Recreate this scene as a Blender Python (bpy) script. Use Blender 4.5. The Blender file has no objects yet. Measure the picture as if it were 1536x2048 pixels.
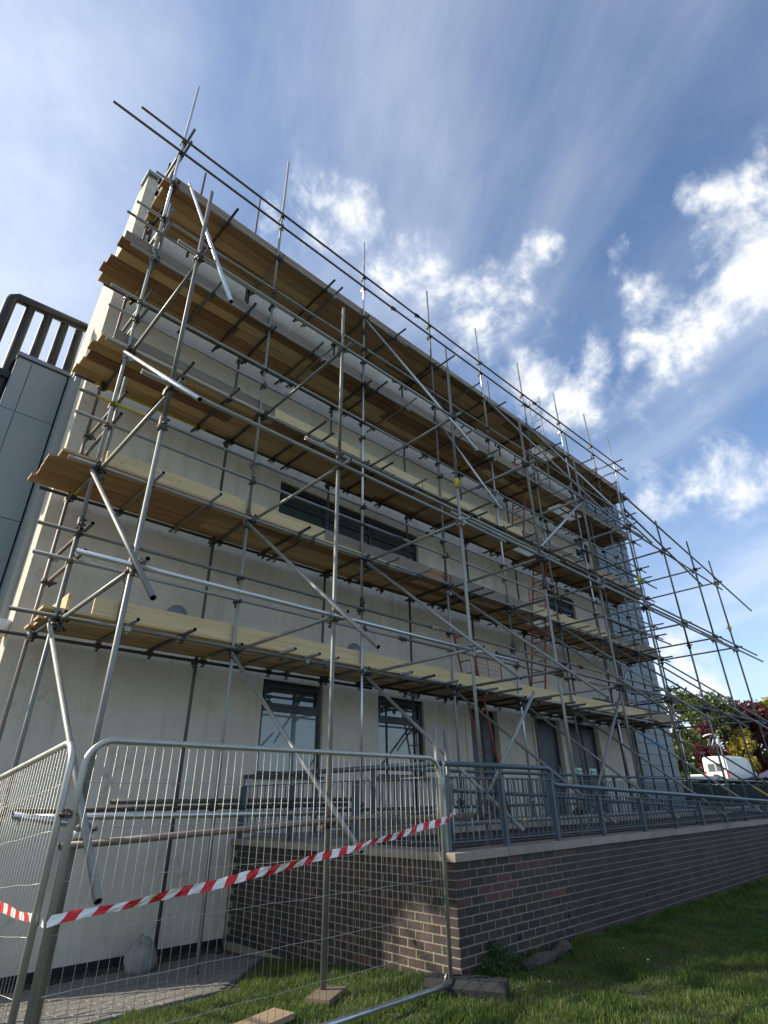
import bpy, math, random
import numpy as np
from mathutils import Vector, Matrix
random.seed(7); rng = np.random.default_rng(7)
S = bpy.context.scene
COL = S.collection
PI = math.pi
R = math.radians

# ------------------------------------------------------------------ camera
GZ = -1.48                       # lawn level; eye height is z = 0
cam_d = bpy.data.cameras.new('camera'); cam = bpy.data.objects.new('camera', cam_d); COL.objects.link(cam)
yaw, pitch, roll = R(43.85), R(27.6), R(-0.82)
f = Vector((math.sin(yaw)*math.cos(pitch), math.cos(yaw)*math.cos(pitch), math.sin(pitch)))
r = Vector((math.cos(yaw), -math.sin(yaw), 0)); u = r.cross(f)
r2 = r*math.cos(roll)+u*math.sin(roll); u2 = -r*math.sin(roll)+u*math.cos(roll)
cam.matrix_world = Matrix(((r2.x, u2.x, -f.x, 0), (r2.y, u2.y, -f.y, 0), (r2.z, u2.z, -f.z, 0), (0, 0, 0, 1)))
cam_d.sensor_fit = 'VERTICAL'; cam_d.sensor_height = 24; cam_d.lens = 1102.8/2048*24
cam_d.clip_start = 0.05; cam_d.clip_end = 2000
S.camera = cam
S.render.resolution_x = 768; S.render.resolution_y = 1024
S.view_settings.view_transform = 'Standard'; S.view_settings.look = 'None'
S.view_settings.exposure = 1.15; S.view_settings.gamma = 1; S.view_settings.use_curve_mapping = False

# ------------------------------------------------------------------ sun and sky
SUN_EL = R(32.4); SUN_AZ = math.atan2(-0.735, 0.678)          # compass from +Y towards +X
sund = Vector((math.sin(SUN_AZ)*math.cos(SUN_EL), math.cos(SUN_AZ)*math.cos(SUN_EL), math.sin(SUN_EL)))
sl = bpy.data.lights.new('sun', 'SUN'); sl.energy = 3.0; sl.angle = R(1.2); sl.color = (1, .9, .74)
so = bpy.data.objects.new('sun', sl); COL.objects.link(so)
so.rotation_euler = (-sund).to_track_quat('-Z', 'Y').to_euler()
W = bpy.data.worlds.new('World'); S.world = W; W.use_nodes = True
NT = W.node_tree; NT.nodes.clear()
class G:                                                   # tiny node helper
    def __init__(s, nt): s.nt = nt
    def n(s, t, **k):
        o = s.nt.nodes.new(t)
        for a, b in k.items(): setattr(o, a, b)
        return o
    def l(s, a, b): s.nt.links.new(a, b)
    def put(s, sock, v):
        if isinstance(v, (int, float)): sock.default_value = v
        elif isinstance(v, (tuple, list)): sock.default_value = tuple(v) if len(v) == len(sock.default_value) else tuple(v)+(1,)
        else: s.l(v, sock)
    def m(s, op, a, b=0, c=None, clamp=False):
        o = s.n('ShaderNodeMath', operation=op); o.use_clamp = clamp
        s.put(o.inputs[0], a); s.put(o.inputs[1], b)
        if c is not None: s.put(o.inputs[2], c)
        return o.outputs[0]
    def mix(s, fac, a, b):
        o = s.n('ShaderNodeMix', data_type='RGBA'); s.put(o.inputs[0], fac); s.put(o.inputs[6], a); s.put(o.inputs[7], b); return o.outputs[2]
    def vm(s, op, a, b=None, sc=None):
        o = s.n('ShaderNodeVectorMath', operation=op); s.put(o.inputs[0], a)
        if b is not None: s.put(o.inputs[1], b)
        if sc is not None: s.put(o.inputs['Scale'], sc)
        return o
    def ramp(s, fac, st):
        o = s.n('ShaderNodeValToRGB'); e = o.color_ramp.elements
        while len(e) < len(st): e.new(.5)
        for i, (p, c) in enumerate(st):
            e[i].position = p; e[i].color = (c if isinstance(c, tuple) else (c, c, c)) + (1,)
        s.put(o.inputs[0], fac); return o.outputs[0]
    def noise(s, vec, sc, det=4, rough=.5, dist=0, w=None):
        o = s.n('ShaderNodeTexNoise'); s.put(o.inputs['Vector'], vec)
        o.inputs['Scale'].default_value = sc; o.inputs['Detail'].default_value = det
        o.inputs['Roughness'].default_value = rough; o.inputs['Distortion'].default_value = dist
        return o.outputs['Fac']
    def smooth(s, v, a, b):
        o = s.n('ShaderNodeMapRange', interpolation_type='SMOOTHSTEP'); s.put(o.inputs[0], v)
        o.inputs[1].default_value = a; o.inputs[2].default_value = b; return o.outputs[0]
g = G(NT)
sky = g.n('ShaderNodeTexSky', sky_type='NISHITA'); sky.sun_disc = False
sky.sun_elevation = SUN_EL; sky.sun_rotation = SUN_AZ; sky.air_density = 1.0; sky.dust_density = 1.2; sky.ozone_density = 2.0
bg = g.n('ShaderNodeBackground'); bg.inputs['Strength'].default_value = 0.10
tc = g.n('ShaderNodeTexCoord'); D = g.vm('NORMALIZE', tc.outputs['Generated']).outputs[0]
sep = g.n('ShaderNodeSeparateXYZ'); g.l(D, sep.inputs[0])
zc = g.m('ADD', g.m('MAXIMUM', sep.outputs[2], 0.0), 0.12)
comb = g.n('ShaderNodeCombineXYZ'); g.l(g.m('DIVIDE', sep.outputs[0], zc), comb.inputs[0]); g.l(g.m('DIVIDE', sep.outputs[1], zc), comb.inputs[1])
P = comb.outputs[0]                                        # cloud layer plane
# high streaky cirrus, drawn out along one wind direction
vr = g.n('ShaderNodeVectorRotate', rotation_type='Z_AXIS'); g.l(P, vr.inputs['Vector']); vr.inputs['Angle'].default_value = R(-68)
mp = g.n('ShaderNodeMapping'); g.l(vr.outputs[0], mp.inputs[0]); mp.inputs['Scale'].default_value = (.42, 1.9, 1)
warp = g.n('ShaderNodeTexNoise'); g.l(P, warp.inputs['Vector']); warp.inputs['Scale'].default_value = 1.1
wv = g.vm('SCALE', g.vm('SUBTRACT', warp.outputs['Color'], (.5, .5, .5)).outputs[0], sc=.55).outputs[0]
PW = g.vm('ADD', mp.outputs[0], wv).outputs[0]
c1 = g.noise(PW, 1.05, 7, .56); c1b = g.noise(P, .7, 3, .5)
gl = g.vm('DOT_PRODUCT', D, tuple(sund)).outputs['Value']  # closeness to the sun
halo = g.smooth(gl, .55, .97)
cir = g.m('ADD', g.m('MULTIPLY', g.smooth(c1, .42, .80), .50), g.m('MULTIPLY', g.smooth(c1b, .42, .75), .22))
tex = g.noise(PW, 2.6, 8, .62); soft = g.noise(P, 1.6, 6, .6)
cir = g.m('MULTIPLY', cir, g.m('ADD', .55, g.m('MULTIPLY', tex, .9)))
cir = g.m('ADD', cir, g.m('MULTIPLY', g.smooth(soft, .42, .72), .12))
cir = g.m('ADD', cir, g.m('MULTIPLY', halo, g.m('ADD', .42, g.m('MULTIPLY', g.smooth(soft, .30, .68), .62))))
cir = g.m('MINIMUM', cir, .90)
# veil brightening towards the horizon
hz = g.m('POWER', g.m('SUBTRACT', 1.0, g.m('MAXIMUM', sep.outputs[2], 0.0), clamp=True), 5.0)
# fair-weather cumulus: wide masks with broken fractal edges
DWn = g.n('ShaderNodeTexNoise'); g.l(D, DWn.inputs['Vector']); DWn.inputs['Scale'].default_value = 4.5; DWn.inputs['Detail'].default_value = 5
DW = g.vm('ADD', D, g.vm('SCALE', g.vm('SUBTRACT', DWn.outputs['Color'], (.5, .5, .5)).outputs[0], sc=.24).outputs[0]).outputs[0]
mask = None
BL = [(.28,.49,.83,.030),(.35,.465,.81,.032),(.43,.44,.79,.036),(.49,.41,.77,.042),(.56,.34,.755,.03),(.62,.37,.69,.05),(.68,.35,.64,.055),(.72,.30,.62,.045),(.60,.27,.75,.02),
      (.735,.02,.68,.06),(.75,.07,.655,.05),(.78,.02,.62,.045),(.71,.15,.69,.03),(.76,.16,.63,.045),(.80,.12,.59,.03),(.88,.15,.45,.04),(.85,.25,.46,.03),(.66,.03,.75,.025),(.66,.18,.73,.022),(.80,.18,.57,.03),
      (.93,.33,.16,.06),(.97,.2,.12,.05),(.90,.42,.1,.05)]
n1 = g.noise(D, 9.5, 8, .62); n2 = g.noise(D, 3.2, 4, .5)
for (x, y, z, rad) in BL:
    v = Vector((x, y, z)).normalized()
    d = g.vm('DISTANCE', DW, tuple(v)).outputs['Value']
    e = g.smooth(d, rad*2.9, 0.0)
    mask = e if mask is None else g.m('MAXIMUM', mask, e)
behind = g.smooth(g.noise(D, 2.4, 3, .5), .56, .70)        # the same kind of clouds over the rest of the sky
outm = g.m('MULTIPLY', behind, g.smooth(sep.outputs[0], .10, -.30))
mask = g.m('MAXIMUM', mask, outm)
n3 = g.noise(D, 7.5, 9, .62, .25)
dens = g.m('ADD', g.m('MULTIPLY', mask, .72), g.m('ADD', g.m('MULTIPLY', g.m('SUBTRACT', n1, .5), 1.5), g.m('MULTIPLY', g.m('SUBTRACT', n3, .5), 3.0)))
cu = g.smooth(dens, .12, 1.05)
cu = g.m('MULTIPLY', cu, g.smooth(mask, 0.0, .45))
shade = g.smooth(g.m('ADD', g.m('MULTIPLY', dens, .55), g.m('MULTIPLY', n3, .8)), .45, 1.05)
SKYM = g.mix(.04, g.vm('MULTIPLY', sky.outputs[0], (0.74, 0.86, 0.96)).outputs[0], (3.0, 3.3, 3.9))
hazec = (4.6, 5.3, 6.2)
base = g.mix(g.m('MULTIPLY', hz, .62), SKYM, hazec)
base = g.mix(cir, base, (4.3, 4.6, 5.25))
gb = g.m('ADD', 1.0, g.m('MULTIPLY', g.smooth(gl, .45, .98), .45))
cucol = g.mix(shade, (3.7, 4.1, 4.8), (5.9, 5.85, 5.6))
cucol = g.vm('SCALE', cucol, sc=gb).outputs[0]
fin = g.mix(g.m('MULTIPLY', cu, .93), base, cucol)
g.l(fin, bg.inputs['Color'])
wo = g.n('ShaderNodeOutputWorld'); g.l(bg.outputs[0], wo.inputs['Surface'])

# ------------------------------------------------------------------ materials
def new_mat(name):
    m = bpy.data.materials.new(name); m.use_nodes = True; nt = m.node_tree
    b = nt.nodes['Principled BSDF']; return m, G(nt), b
def coords(g, kind='Object', sc=(1, 1, 1)):
    t = g.n('ShaderNodeTexCoord'); mp = g.n('ShaderNodeMapping'); g.l(t.outputs[kind], mp.inputs[0]); mp.inputs['Scale'].default_value = sc
    return mp.outputs[0]
def rnd(g): return g.n('ShaderNodeObjectInfo').outputs['Random']
def bump(g, b, h, st=.3, d=.01):
    o = g.n('ShaderNodeBump'); o.inputs['Strength'].default_value = st; o.inputs['Distance'].default_value = d
    g.l(h, o.inputs['Height']); g.l(o.outputs[0], b.inputs['Normal'])
def simple(name, c, rough=.6, metal=0, nz=.12, sc=8, bm=.1):
    m, g, b = new_mat(name); co = coords(g)
    v = g.noise(co, sc, 5, .6)
    k = g.m('ADD', 1-nz, g.m('MULTIPLY', v, 2*nz))
    g.l(g.vm('SCALE', tuple(c), sc=k).outputs[0], b.inputs['Base Color'])
    b.inputs['Roughness'].default_value = rough; b.inputs['Metallic'].default_value = metal
    if bm: bump(g, b, g.noise(co, sc*6, 4, .6), bm, .004)
    return m
def tube_mat(name, ca, cb, met=.75, rough=.42, rust=.25):
    m, g, b = new_mat(name); t = g.n('ShaderNodeTexCoord'); rn = rnd(g)
    co = g.vm('ADD', t.outputs['Object'], g.vm('SCALE', (7, 3, 11), sc=rn).outputs[0]).outputs[0]
    mp = g.n('ShaderNodeMapping'); g.l(co, mp.inputs[0]); mp.inputs['Scale'].default_value = (1, 1, .25)
    v = g.noise(mp.outputs[0], 9, 6, .65); sp = g.noise(co, 60, 3, .6)
    k = g.m('ADD', g.m('MULTIPLY', v, .7), g.m('MULTIPLY', rn, .55))
    c = g.mix(g.smooth(k, .25, .95), tuple(ca), tuple(cb))
    c = g.mix(g.m('MULTIPLY', g.smooth(g.noise(co, 5, 5, .6), .60, .74), rust), c, (.10, .062, .04))
    c = g.mix(g.m('MULTIPLY', g.smooth(sp, .66, .74), .35), c, (.55, .54, .5))
    g.l(c, b.inputs['Base Color']); b.inputs['Metallic'].default_value = met
    g.l(g.m('ADD', rough-.1, g.m('MULTIPLY', v, .35)), b.inputs['Roughness'])
    return m
M = {}
M['galv'] = tube_mat('galvanised_tube', (.15, .15, .135), (.33, .335, .31), .4, .44)
M['bright'] = tube_mat('bright_galvanised', (.42, .44, .45), (.60, .62, .63), .85, .26, .05)
M['dark'] = tube_mat('dark_weathered_tube', (.055, .053, .046), (.125, .12, .105), .35, .55, .3)
M['rusty'] = tube_mat('rust_tinged_tube', (.16, .13, .11), (.30, .25, .22), .5, .5, .8)
M['fit'] = tube_mat('coupler_steel', (.05, .047, .042), (.14, .12, .10), .6, .5, .8)
M['fitnew'] = tube_mat('coupler_new', (.30, .29, .26), (.52, .50, .46), .7, .4, .2)
M['hole'] = simple('tube_bore', (.01, .01, .01), .9)
M['yel'] = simple('yellow_paint', (.50, .42, .03), .45, 0, .3, 14)
M['blue'] = simple('blue_paint', (.04, .20, .38), .45, 0, .3, 14)
M['red'] = simple('red_steel_paint', (.36, .055, .03), .5, .1, .25, 20)
M['orange'] = simple('orange_red_steel_paint', (.34, .085, .03), .5, .1, .3, 20)
M['rail'] = simple('blue_grey_powder_coat', (.075, .105, .125), .42, .1, .10, 3, .05)
M['railfar'] = M['rail']
M['fence'] = tube_mat('fence_galvanised', (.42, .42, .38), (.60, .60, .56), .75, .36, .1)
M['wire'] = simple('wire_galvanised', (.42, .42, .38), .42, .5, .15, 30, 0)
M['black'] = simple('black_recycled_plastic', (.014, .015, .017), .75, 0, .3, 14, .25)
M['frame'] = simple('dark_green_grey_frame', (.022, .032, .034), .38, .1, .15, 5, .05)
M['mortar'] = simple('mortar', (.25, .215, .155), .9, 0, .25, 20, .4)
M['leafdark'] = None

def wood(name, cols, knots=.7, var=.5, streak=(.6, 14, 14)):
    m, g, b = new_mat(name); t = g.n('ShaderNodeTexCoord'); rn = rnd(g)
    co = g.vm('ADD', t.outputs['Object'], g.vm('SCALE', (37, 19, 23), sc=rn).outputs[0]).outputs[0]
    mp = g.n('ShaderNodeMapping'); g.l(co, mp.inputs[0]); mp.inputs['Scale'].default_value = streak
    w = g.noise(mp.outputs[0], 1.6, 7, .62, .6)
    mp2 = g.n('ShaderNodeMapping'); g.l(co, mp2.inputs[0]); mp2.inputs['Scale'].default_value = (.9, 30, 30)
    fine = g.noise(mp2.outputs[0], 3.0, 4, .6)
    k = g.m('ADD', g.m('MULTIPLY', g.m('SUBTRACT', w, .5), 1.5), g.m('ADD', .5-var/2, g.m('MULTIPLY', rn, var)))
    c = g.ramp(k, [(.0, cols[0]), (.5, cols[1]), (1.0, cols[2])])
    c = g.mix(g.m('MULTIPLY', g.smooth(fine, .52, .75), .35), c, tuple(x*.55 for x in cols[0]))
    vo = g.n('ShaderNodeTexVoronoi'); g.l(g.vm('MULTIPLY', co, (1.0, 2.2, 2.2)).outputs[0], vo.inputs['Vector']); vo.inputs['Scale'].default_value = 2.6
    kn = g.smooth(g.m('ADD', vo.outputs['Distance'], g.m('MULTIPLY', g.m('SUBTRACT', fine, .5), .06)), .085, .045)
    c = g.mix(g.m('MULTIPLY', kn, knots), c, tuple(x*.35 for x in cols[0]))
    g.l(c, b.inputs['Base Color']); b.inputs['Roughness'].default_value = .78
    bump(g, b, fine, .25, .003); return m
M['wnew'] = wood('new_pine', [(.44, .31, .14), (.64, .48, .24), (.74, .59, .34)], .6, .35)
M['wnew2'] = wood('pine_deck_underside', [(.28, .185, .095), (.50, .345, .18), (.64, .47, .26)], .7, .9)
M['wbrown'] = wood('weathered_brown_board', [(.17, .088, .042), (.34, .195, .095), (.48, .31, .165)], .8, 1.0)
M['wgrey'] = wood('grey_weathered_board', [(.115, .085, .058), (.20, .155, .11), (.28, .225, .165)], .5, .5)
M['wtan'] = wood('tan_weathered_board', [(.22, .15, .09), (.34, .245, .155), (.44, .33, .22)], .5, .5)
def splat(name):
    m = M['wgrey'].copy(); m.name = name; g = G(m.node_tree); b = m.node_tree.nodes['Principled BSDF']
    src = b.inputs['Base Color'].links[0].from_socket
    vo = g.noise(coords(g), 22, 4, .7)
    big = g.noise(coords(g), 1.3, 2, .5)
    c = g.mix(g.smooth(g.m('ADD', vo, g.m('MULTIPLY', big, .3)), .80, .84), src, (.72, .70, .66))
    g.l(c, b.inputs['Base Color']); return m
M['wsplat'] = splat('paint_splashed_board')

def render_mat():
    m, g, b = new_mat('cement_render'); co = coords(g)
    a = g.noise(co, .55, 5, .6); mp = g.n('ShaderNodeMapping'); g.l(co, mp.inputs[0]); mp.inputs['Scale'].default_value = (2.6, 2.6, .22)
    st = g.noise(mp.outputs[0], 1.6, 6, .65); fine = g.noise(co, 70, 4, .7)
    c = g.mix(g.smooth(a, .3, .7), (.57, .515, .41), (.69, .635, .52))
    c = g.mix(g.m('MULTIPLY', g.smooth(st, .50, .74), .32), c, (.28, .24, .155))
    c = g.mix(g.m('MULTIPLY', g.m('MULTIPLY', g.smooth(g.noise(co, 7, 8, .75), .52, .66), g.smooth(g.noise(co, .9, 3, .6), .45, .62)), .55), c, (.24, .22, .17))
    c = g.mix(g.m('MULTIPLY', g.smooth(g.noise(co, 2.1, 6, .7), .50, .70), .35), c, (.46, .375, .22))
    g.l(g.vm('SCALE', c, sc=g.m('ADD', .93, g.m('MULTIPLY', fine, .14))).outputs[0], b.inputs['Base Color'])
    b.inputs['Roughness'].default_value = .92; bump(g, b, fine, .35, .004); return m
M['render'] = render_mat()
def var_mat(name, cols, rough=.7, bm=.3, sc=12, met=0, nz=.3):
    m, g, b = new_mat(name); rn = rnd(g); co = g.vm('ADD', coords(g), g.vm('SCALE', (9, 5, 7), sc=rn).outputs[0]).outputs[0]
    n = len(cols); c = g.ramp(rn, [(i/max(1, n-1), cols[i]) for i in range(n)])
    v = g.noise(co, sc, 5, .65)
    c = g.vm('SCALE', c, sc=g.m('ADD', 1-nz, g.m('MULTIPLY', v, 2*nz))).outputs[0]
    g.l(c, b.inputs['Base Color']); b.inputs['Roughness'].default_value = rough; b.inputs['Metallic'].default_value = met
    bump(g, b, g.noise(co, sc*5, 4, .65), bm, .003); return m
def stain(m, amt, col, sc, lo, hi):
    g = G(m.node_tree); b = m.node_tree.nodes['Principled BSDF']; src = b.inputs['Base Color'].links[0].from_socket
    geo = g.n('ShaderNodeNewGeometry'); mp = g.n('ShaderNodeMapping'); g.l(geo.outputs['Position'], mp.inputs[0]); mp.inputs['Scale'].default_value = (1, 1, .6)
    k = g.m('MULTIPLY', g.smooth(g.noise(mp.outputs[0], sc, 7, .72), lo, hi), amt)
    g.l(g.mix(k, src, col), b.inputs['Base Color'])
M['brick'] = var_mat('dark_engineering_brick', [(.026, .017, .016), (.042, .026, .023), (.034, .024, .022), (.055, .032, .027), (.029, .023, .022), (.060, .036, .030)], .66)
M['brickred'] = var_mat('red_brick', [(.105, .043, .034), (.085, .040, .034), (.13, .048, .034)], .7)
M['stone'] = var_mat('coping_stone', [(.26, .22, .17), (.34, .29, .23), (.30, .26, .20)], .85, .35, 7, 0, .28)
M['paver'] = var_mat('concrete_paver', [(.12, .115, .10), (.18, .17, .15), (.15, .145, .13)], .85)
M['clad'] = var_mat('blue_grey_cladding', [(.105, .125, .14), (.125, .15, .165), (.115, .135, .155)], .45, .08, 3, .1, .06)
M['panel'] = var_mat('grey_metal_panel', [(.29, .315, .30), (.31, .335, .32)], .42, .05, 1.2, .15, .08)
M['louvre'] = simple('dark_grey_painted_steel', (.028, .030, .029), .42, .3, .25, 5, .1)
M['concrete'] = simple('concrete', (.26, .25, .22), .9, 0, .25, 5, .4)
M['door'] = simple('dark_blue_grey_door', (.028, .038, .050), .4, .1, .15, 3, .05)
M['lamp'] = simple('grey_lamp_housing', (.24, .26, .28), .45, .3, .1, 8, .05)
M['bag'] = simple('pale_woven_bag', (.24, .235, .21), .85, 0, .35, 9, 1.0)
M['soil'] = simple('bare_soil', (.075, .055, .038), .95, 0, .4, 8, .8)
M['bark'] = simple('bark', (.07, .055, .04), .95, 0, .4, 10, .8)
M['van'] = simple('white_van_paint', (.78, .77, .72), .3, 0, .03, 2, 0)
M['tyre'] = simple('tyre_rubber', (.02, .02, .02), .8)
M['lens'] = simple('red_lens', (.5, .02, .02), .2)
M['signw'] = simple('white_sign_vinyl', (.7, .78, .74), .5, 0, .03)
M['signg'] = simple('green_sign_print', (.03, .30, .20), .5, 0, .03)
M['purple'] = simple('violet_canopy_fabric', (.055, .045, .10), .8, 0, .1, 2, .1)
M['tapew'] = simple('white_tape', (.80, .78, .72), .45, 0, .08, 12, .1)
M['taper'] = simple('red_tape', (.62, .015, .02), .4, 0, .12, 12, .1)
M['litter'] = simple('white_litter', (.75, .75, .72), .6)
def glass(name, tint, mirror):
    m, g, b = new_mat(name); co = coords(g)
    b.inputs['Base Color'].default_value = tint + (1,); b.inputs['Roughness'].default_value = .03
    b.inputs['Specular IOR Level'].default_value = mirror
    b.inputs['Coat Weight'].default_value = .6; b.inputs['Coat Roughness'].default_value = .02
    bump(g, b, g.noise(co, 1.2, 2, .5), .06, .02); return m
M['glass'] = glass('window_glass', (.055, .075, .075), 1.0)
M['blind'] = simple('pale_blind', (.30, .36, .35), .8, 0, .08, 3, .05)
def grass_ground():
    m, g, b = new_mat('lawn_soil'); co = coords(g)
    a = g.noise(co, 2.2, 6, .65); f_ = g.noise(co, 60, 4, .7)
    c = g.mix(g.smooth(a, .38, .62), (.030, .038, .014), (.050, .052, .022))
    c = g.mix(g.m('MULTIPLY', g.smooth(g.noise(co, 1.1, 5, .7), .60, .70), .75), c, (.065, .05, .033))
    g.l(g.vm('SCALE', c, sc=g.m('ADD', .6, f_)).outputs[0], b.inputs['Base Color']); b.inputs['Roughness'].default_value = .95
    bump(g, b, f_, .8, .02); return m
M['lawn'] = grass_ground()
def leaf(name, a, b_, c_, sc=3.0, trans=.35):
    m, g, b = new_mat(name); co = coords(g, 'Object')
    v = g.noise(co, sc, 3, .6); w = g.noise(co, sc*14, 2, .6)
    k = g.m('ADD', g.m('MULTIPLY', v, .75), g.m('MULTIPLY', w, .5))
    g.l(g.ramp(k, [(.35, a), (.6, b_), (.85, c_)]), b.inputs['Base Color']); b.inputs['Roughness'].default_value = .6
    tr = g.n('ShaderNodeBsdfTranslucent'); g.l(b.inputs['Base Color'].links[0].from_socket, tr.inputs[0])
    mx = g.n('ShaderNodeMixShader'); mx.inputs[0].default_value = trans
    out = [n for n in m.node_tree.nodes if n.type == 'OUTPUT_MATERIAL'][0]
    g.l(b.outputs[0], mx.inputs[1]); g.l(tr.outputs[0], mx.inputs[2]); g.l(mx.outputs[0], out.inputs[0]); return m
M['grass'] = leaf('grass_blade', (.035, .078, .010), (.085, .155, .022), (.20, .22, .06), 1.6, .5)
M['lgreen'] = leaf('green_leaf', (.028, .055, .012), (.070, .105, .022), (.16, .17, .035), .5)
M['lyellow'] = leaf('yellow_green_leaf', (.12, .12, .02), (.28, .24, .04), (.42, .34, .06), .8)
M['lred'] = leaf('copper_leaf', (.045, .012, .012), (.10, .025, .022), (.20, .06, .04), .9)
M['ldark'] = leaf('dark_hedge_leaf', (.010, .022, .008), (.022, .042, .012), (.04, .065, .02), 2.0)
M['livy'] = leaf('ivy_leaf', (.02, .05, .012), (.04, .09, .02), (.08, .14, .04), 6)

# ------------------------------------------------------------------ mesh helpers
def mesh_obj(name, verts, faces, mat, parent=None, smooth=None, mats=None, mi=None, loc=None):
    me = bpy.data.meshes.new(name); me.from_pydata([tuple(v) for v in verts], [], faces)
    if mats:
        for m in mats: me.materials.append(m)
        me.polygons.foreach_set('material_index', mi)
    elif mat: me.materials.append(mat)
    if smooth is True: me.polygons.foreach_set('use_smooth', [True]*len(faces))
    elif smooth: me.polygons.foreach_set('use_smooth', smooth)
    me.update()
    o = bpy.data.objects.new(name, me); COL.objects.link(o)
    if loc is not None: o.location = loc
    if parent is not None: o.parent = parent
    return o
def inst(name, me, parent=None, loc=(0, 0, 0), rot=None, mat=None, scale=None):
    o = bpy.data.objects.new(name, me); COL.objects.link(o); o.location = loc
    if rot is not None: o.rotation_mode = 'QUATERNION'; o.rotation_quaternion = rot
    if scale is not None: o.scale = scale
    if parent is not None: o.parent = parent
    if mat is not None:
        o.material_slots[0].link = 'OBJECT'; o.material_slots[0].material = mat
    return o
def thing(name, label, cat, loc=(0, 0, 0), group=None):
    o = bpy.data.objects.new(name, None); COL.objects.link(o); o.location = loc; o.empty_display_size = .1
    o['label'] = label; o['category'] = cat
    if group: o['group'] = group
    return o
def tag(o, label, cat, group=None):
    o['label'] = label; o['category'] = cat
    if group: o['group'] = group
    return o
BF = [(0, 3, 2, 1), (4, 5, 6, 7), (0, 1, 5, 4), (1, 2, 6, 5), (2, 3, 7, 6), (3, 0, 4, 7)]
def box_v(x0, x1, y0, y1, z0, z1):
    return [(x0, y0, z0), (x1, y0, z0), (x1, y1, z0), (x0, y1, z0), (x0, y0, z1), (x1, y0, z1), (x1, y1, z1), (x0, y1, z1)]
class MB:
    def __init__(s): s.v = []; s.f = []; s.sm = []
    def add(s, v, f, sm=False):
        n = len(s.v); s.v += [tuple(p) for p in v]; s.f += [tuple(i+n for i in q) for q in f]; s.sm += [sm]*len(f); return s
    def box(s, *a): return s.add(box_v(*a), BF)
    def tube(s, a, b, rad, n=8, rad2=None):
        a, b = Vector(a), Vector(b); q = (b-a).to_track_quat('Z', 'Y'); rad2 = rad if rad2 is None else rad2
        v = [a+q@Vector((rad*math.cos(2*PI*i/n), rad*math.sin(2*PI*i/n), 0)) for i in range(n)]
        v += [b+q@Vector((rad2*math.cos(2*PI*i/n), rad2*math.sin(2*PI*i/n), 0)) for i in range(n)]
        k = len(s.v); s.v += [tuple(p) for p in v]
        s.f += [(k+i, k+(i+1) % n, k+n+(i+1) % n, k+n+i) for i in range(n)]; s.sm += [True]*n
        s.f += [tuple(k+n-1-i for i in range(n)), tuple(k+n+i for i in range(n))]; s.sm += [False]*2
        return s
    def path(s, pts, rad, n=8):
        pts = [Vector(p) for p in pts]; k0 = len(s.v); up = None
        for i, p in enumerate(pts):
            d = (pts[min(i+1, len(pts)-1)]-pts[max(i-1, 0)]).normalized()
            if up is None: up = d.orthogonal().normalized()
            up = (up - d*up.dot(d)).normalized(); w = d.cross(up)
            s.v += [tuple(p+(up*math.cos(2*PI*j/n)+w*math.sin(2*PI*j/n))*rad) for j in range(n)]
        for i in range(len(pts)-1):
            for j in range(n):
                a = k0+i*n+j; b = k0+i*n+(j+1) % n
                s.f.append((a, b, b+n, a+n)); s.sm.append(True)
        s.f += [tuple(k0+n-1-j for j in range(n)), tuple(k0+(len(pts)-1)*n+j for j in range(n))]; s.sm += [False]*2
        return s
    def build(s, name, mat, parent=None, **k): return mesh_obj(name, s.v, s.f, mat, parent, s.sm if any(s.sm) else None, **k)
    def mesh(s, name, mat):
        me = bpy.data.meshes.new(name); me.from_pydata(s.v, [], s.f); me.polygons.foreach_set('use_smooth', s.sm)
        if mat: me.materials.append(mat)
        me.update(); return me
def boxo(name, mat, parent, *a): return MB().box(*a).build(name, mat, parent)
def bevel_box_mesh(name, lx, ly, lz, b, mat):
    """box centred on origin, chamfered on the front (-y) rim so that joints read as recessed"""
    x, y, z = lx/2, ly/2, lz/2
    v = [(-x+b, -y, -z+b), (x-b, -y, -z+b), (x-b, -y, z-b), (-x+b, -y, z-b), (-x, -y+b, -z), (x, -y+b, -z), (x, -y+b, z), (-x, -y+b, z), (-x, y, -z), (x, y, -z), (x, y, z), (-x, y, z)]
    fa = [(0, 1, 2, 3), (4, 5, 1, 0), (5, 6, 2, 1), (6, 7, 3, 2), (7, 4, 0, 3), (8, 9, 5, 4), (9, 10, 6, 5), (10, 11, 7, 6), (11, 8, 4, 7), (11, 10, 9, 8)]
    me = bpy.data.meshes.new(name); me.from_pydata(v, [], fa); me.materials.append(mat); me.update(); return me

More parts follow.
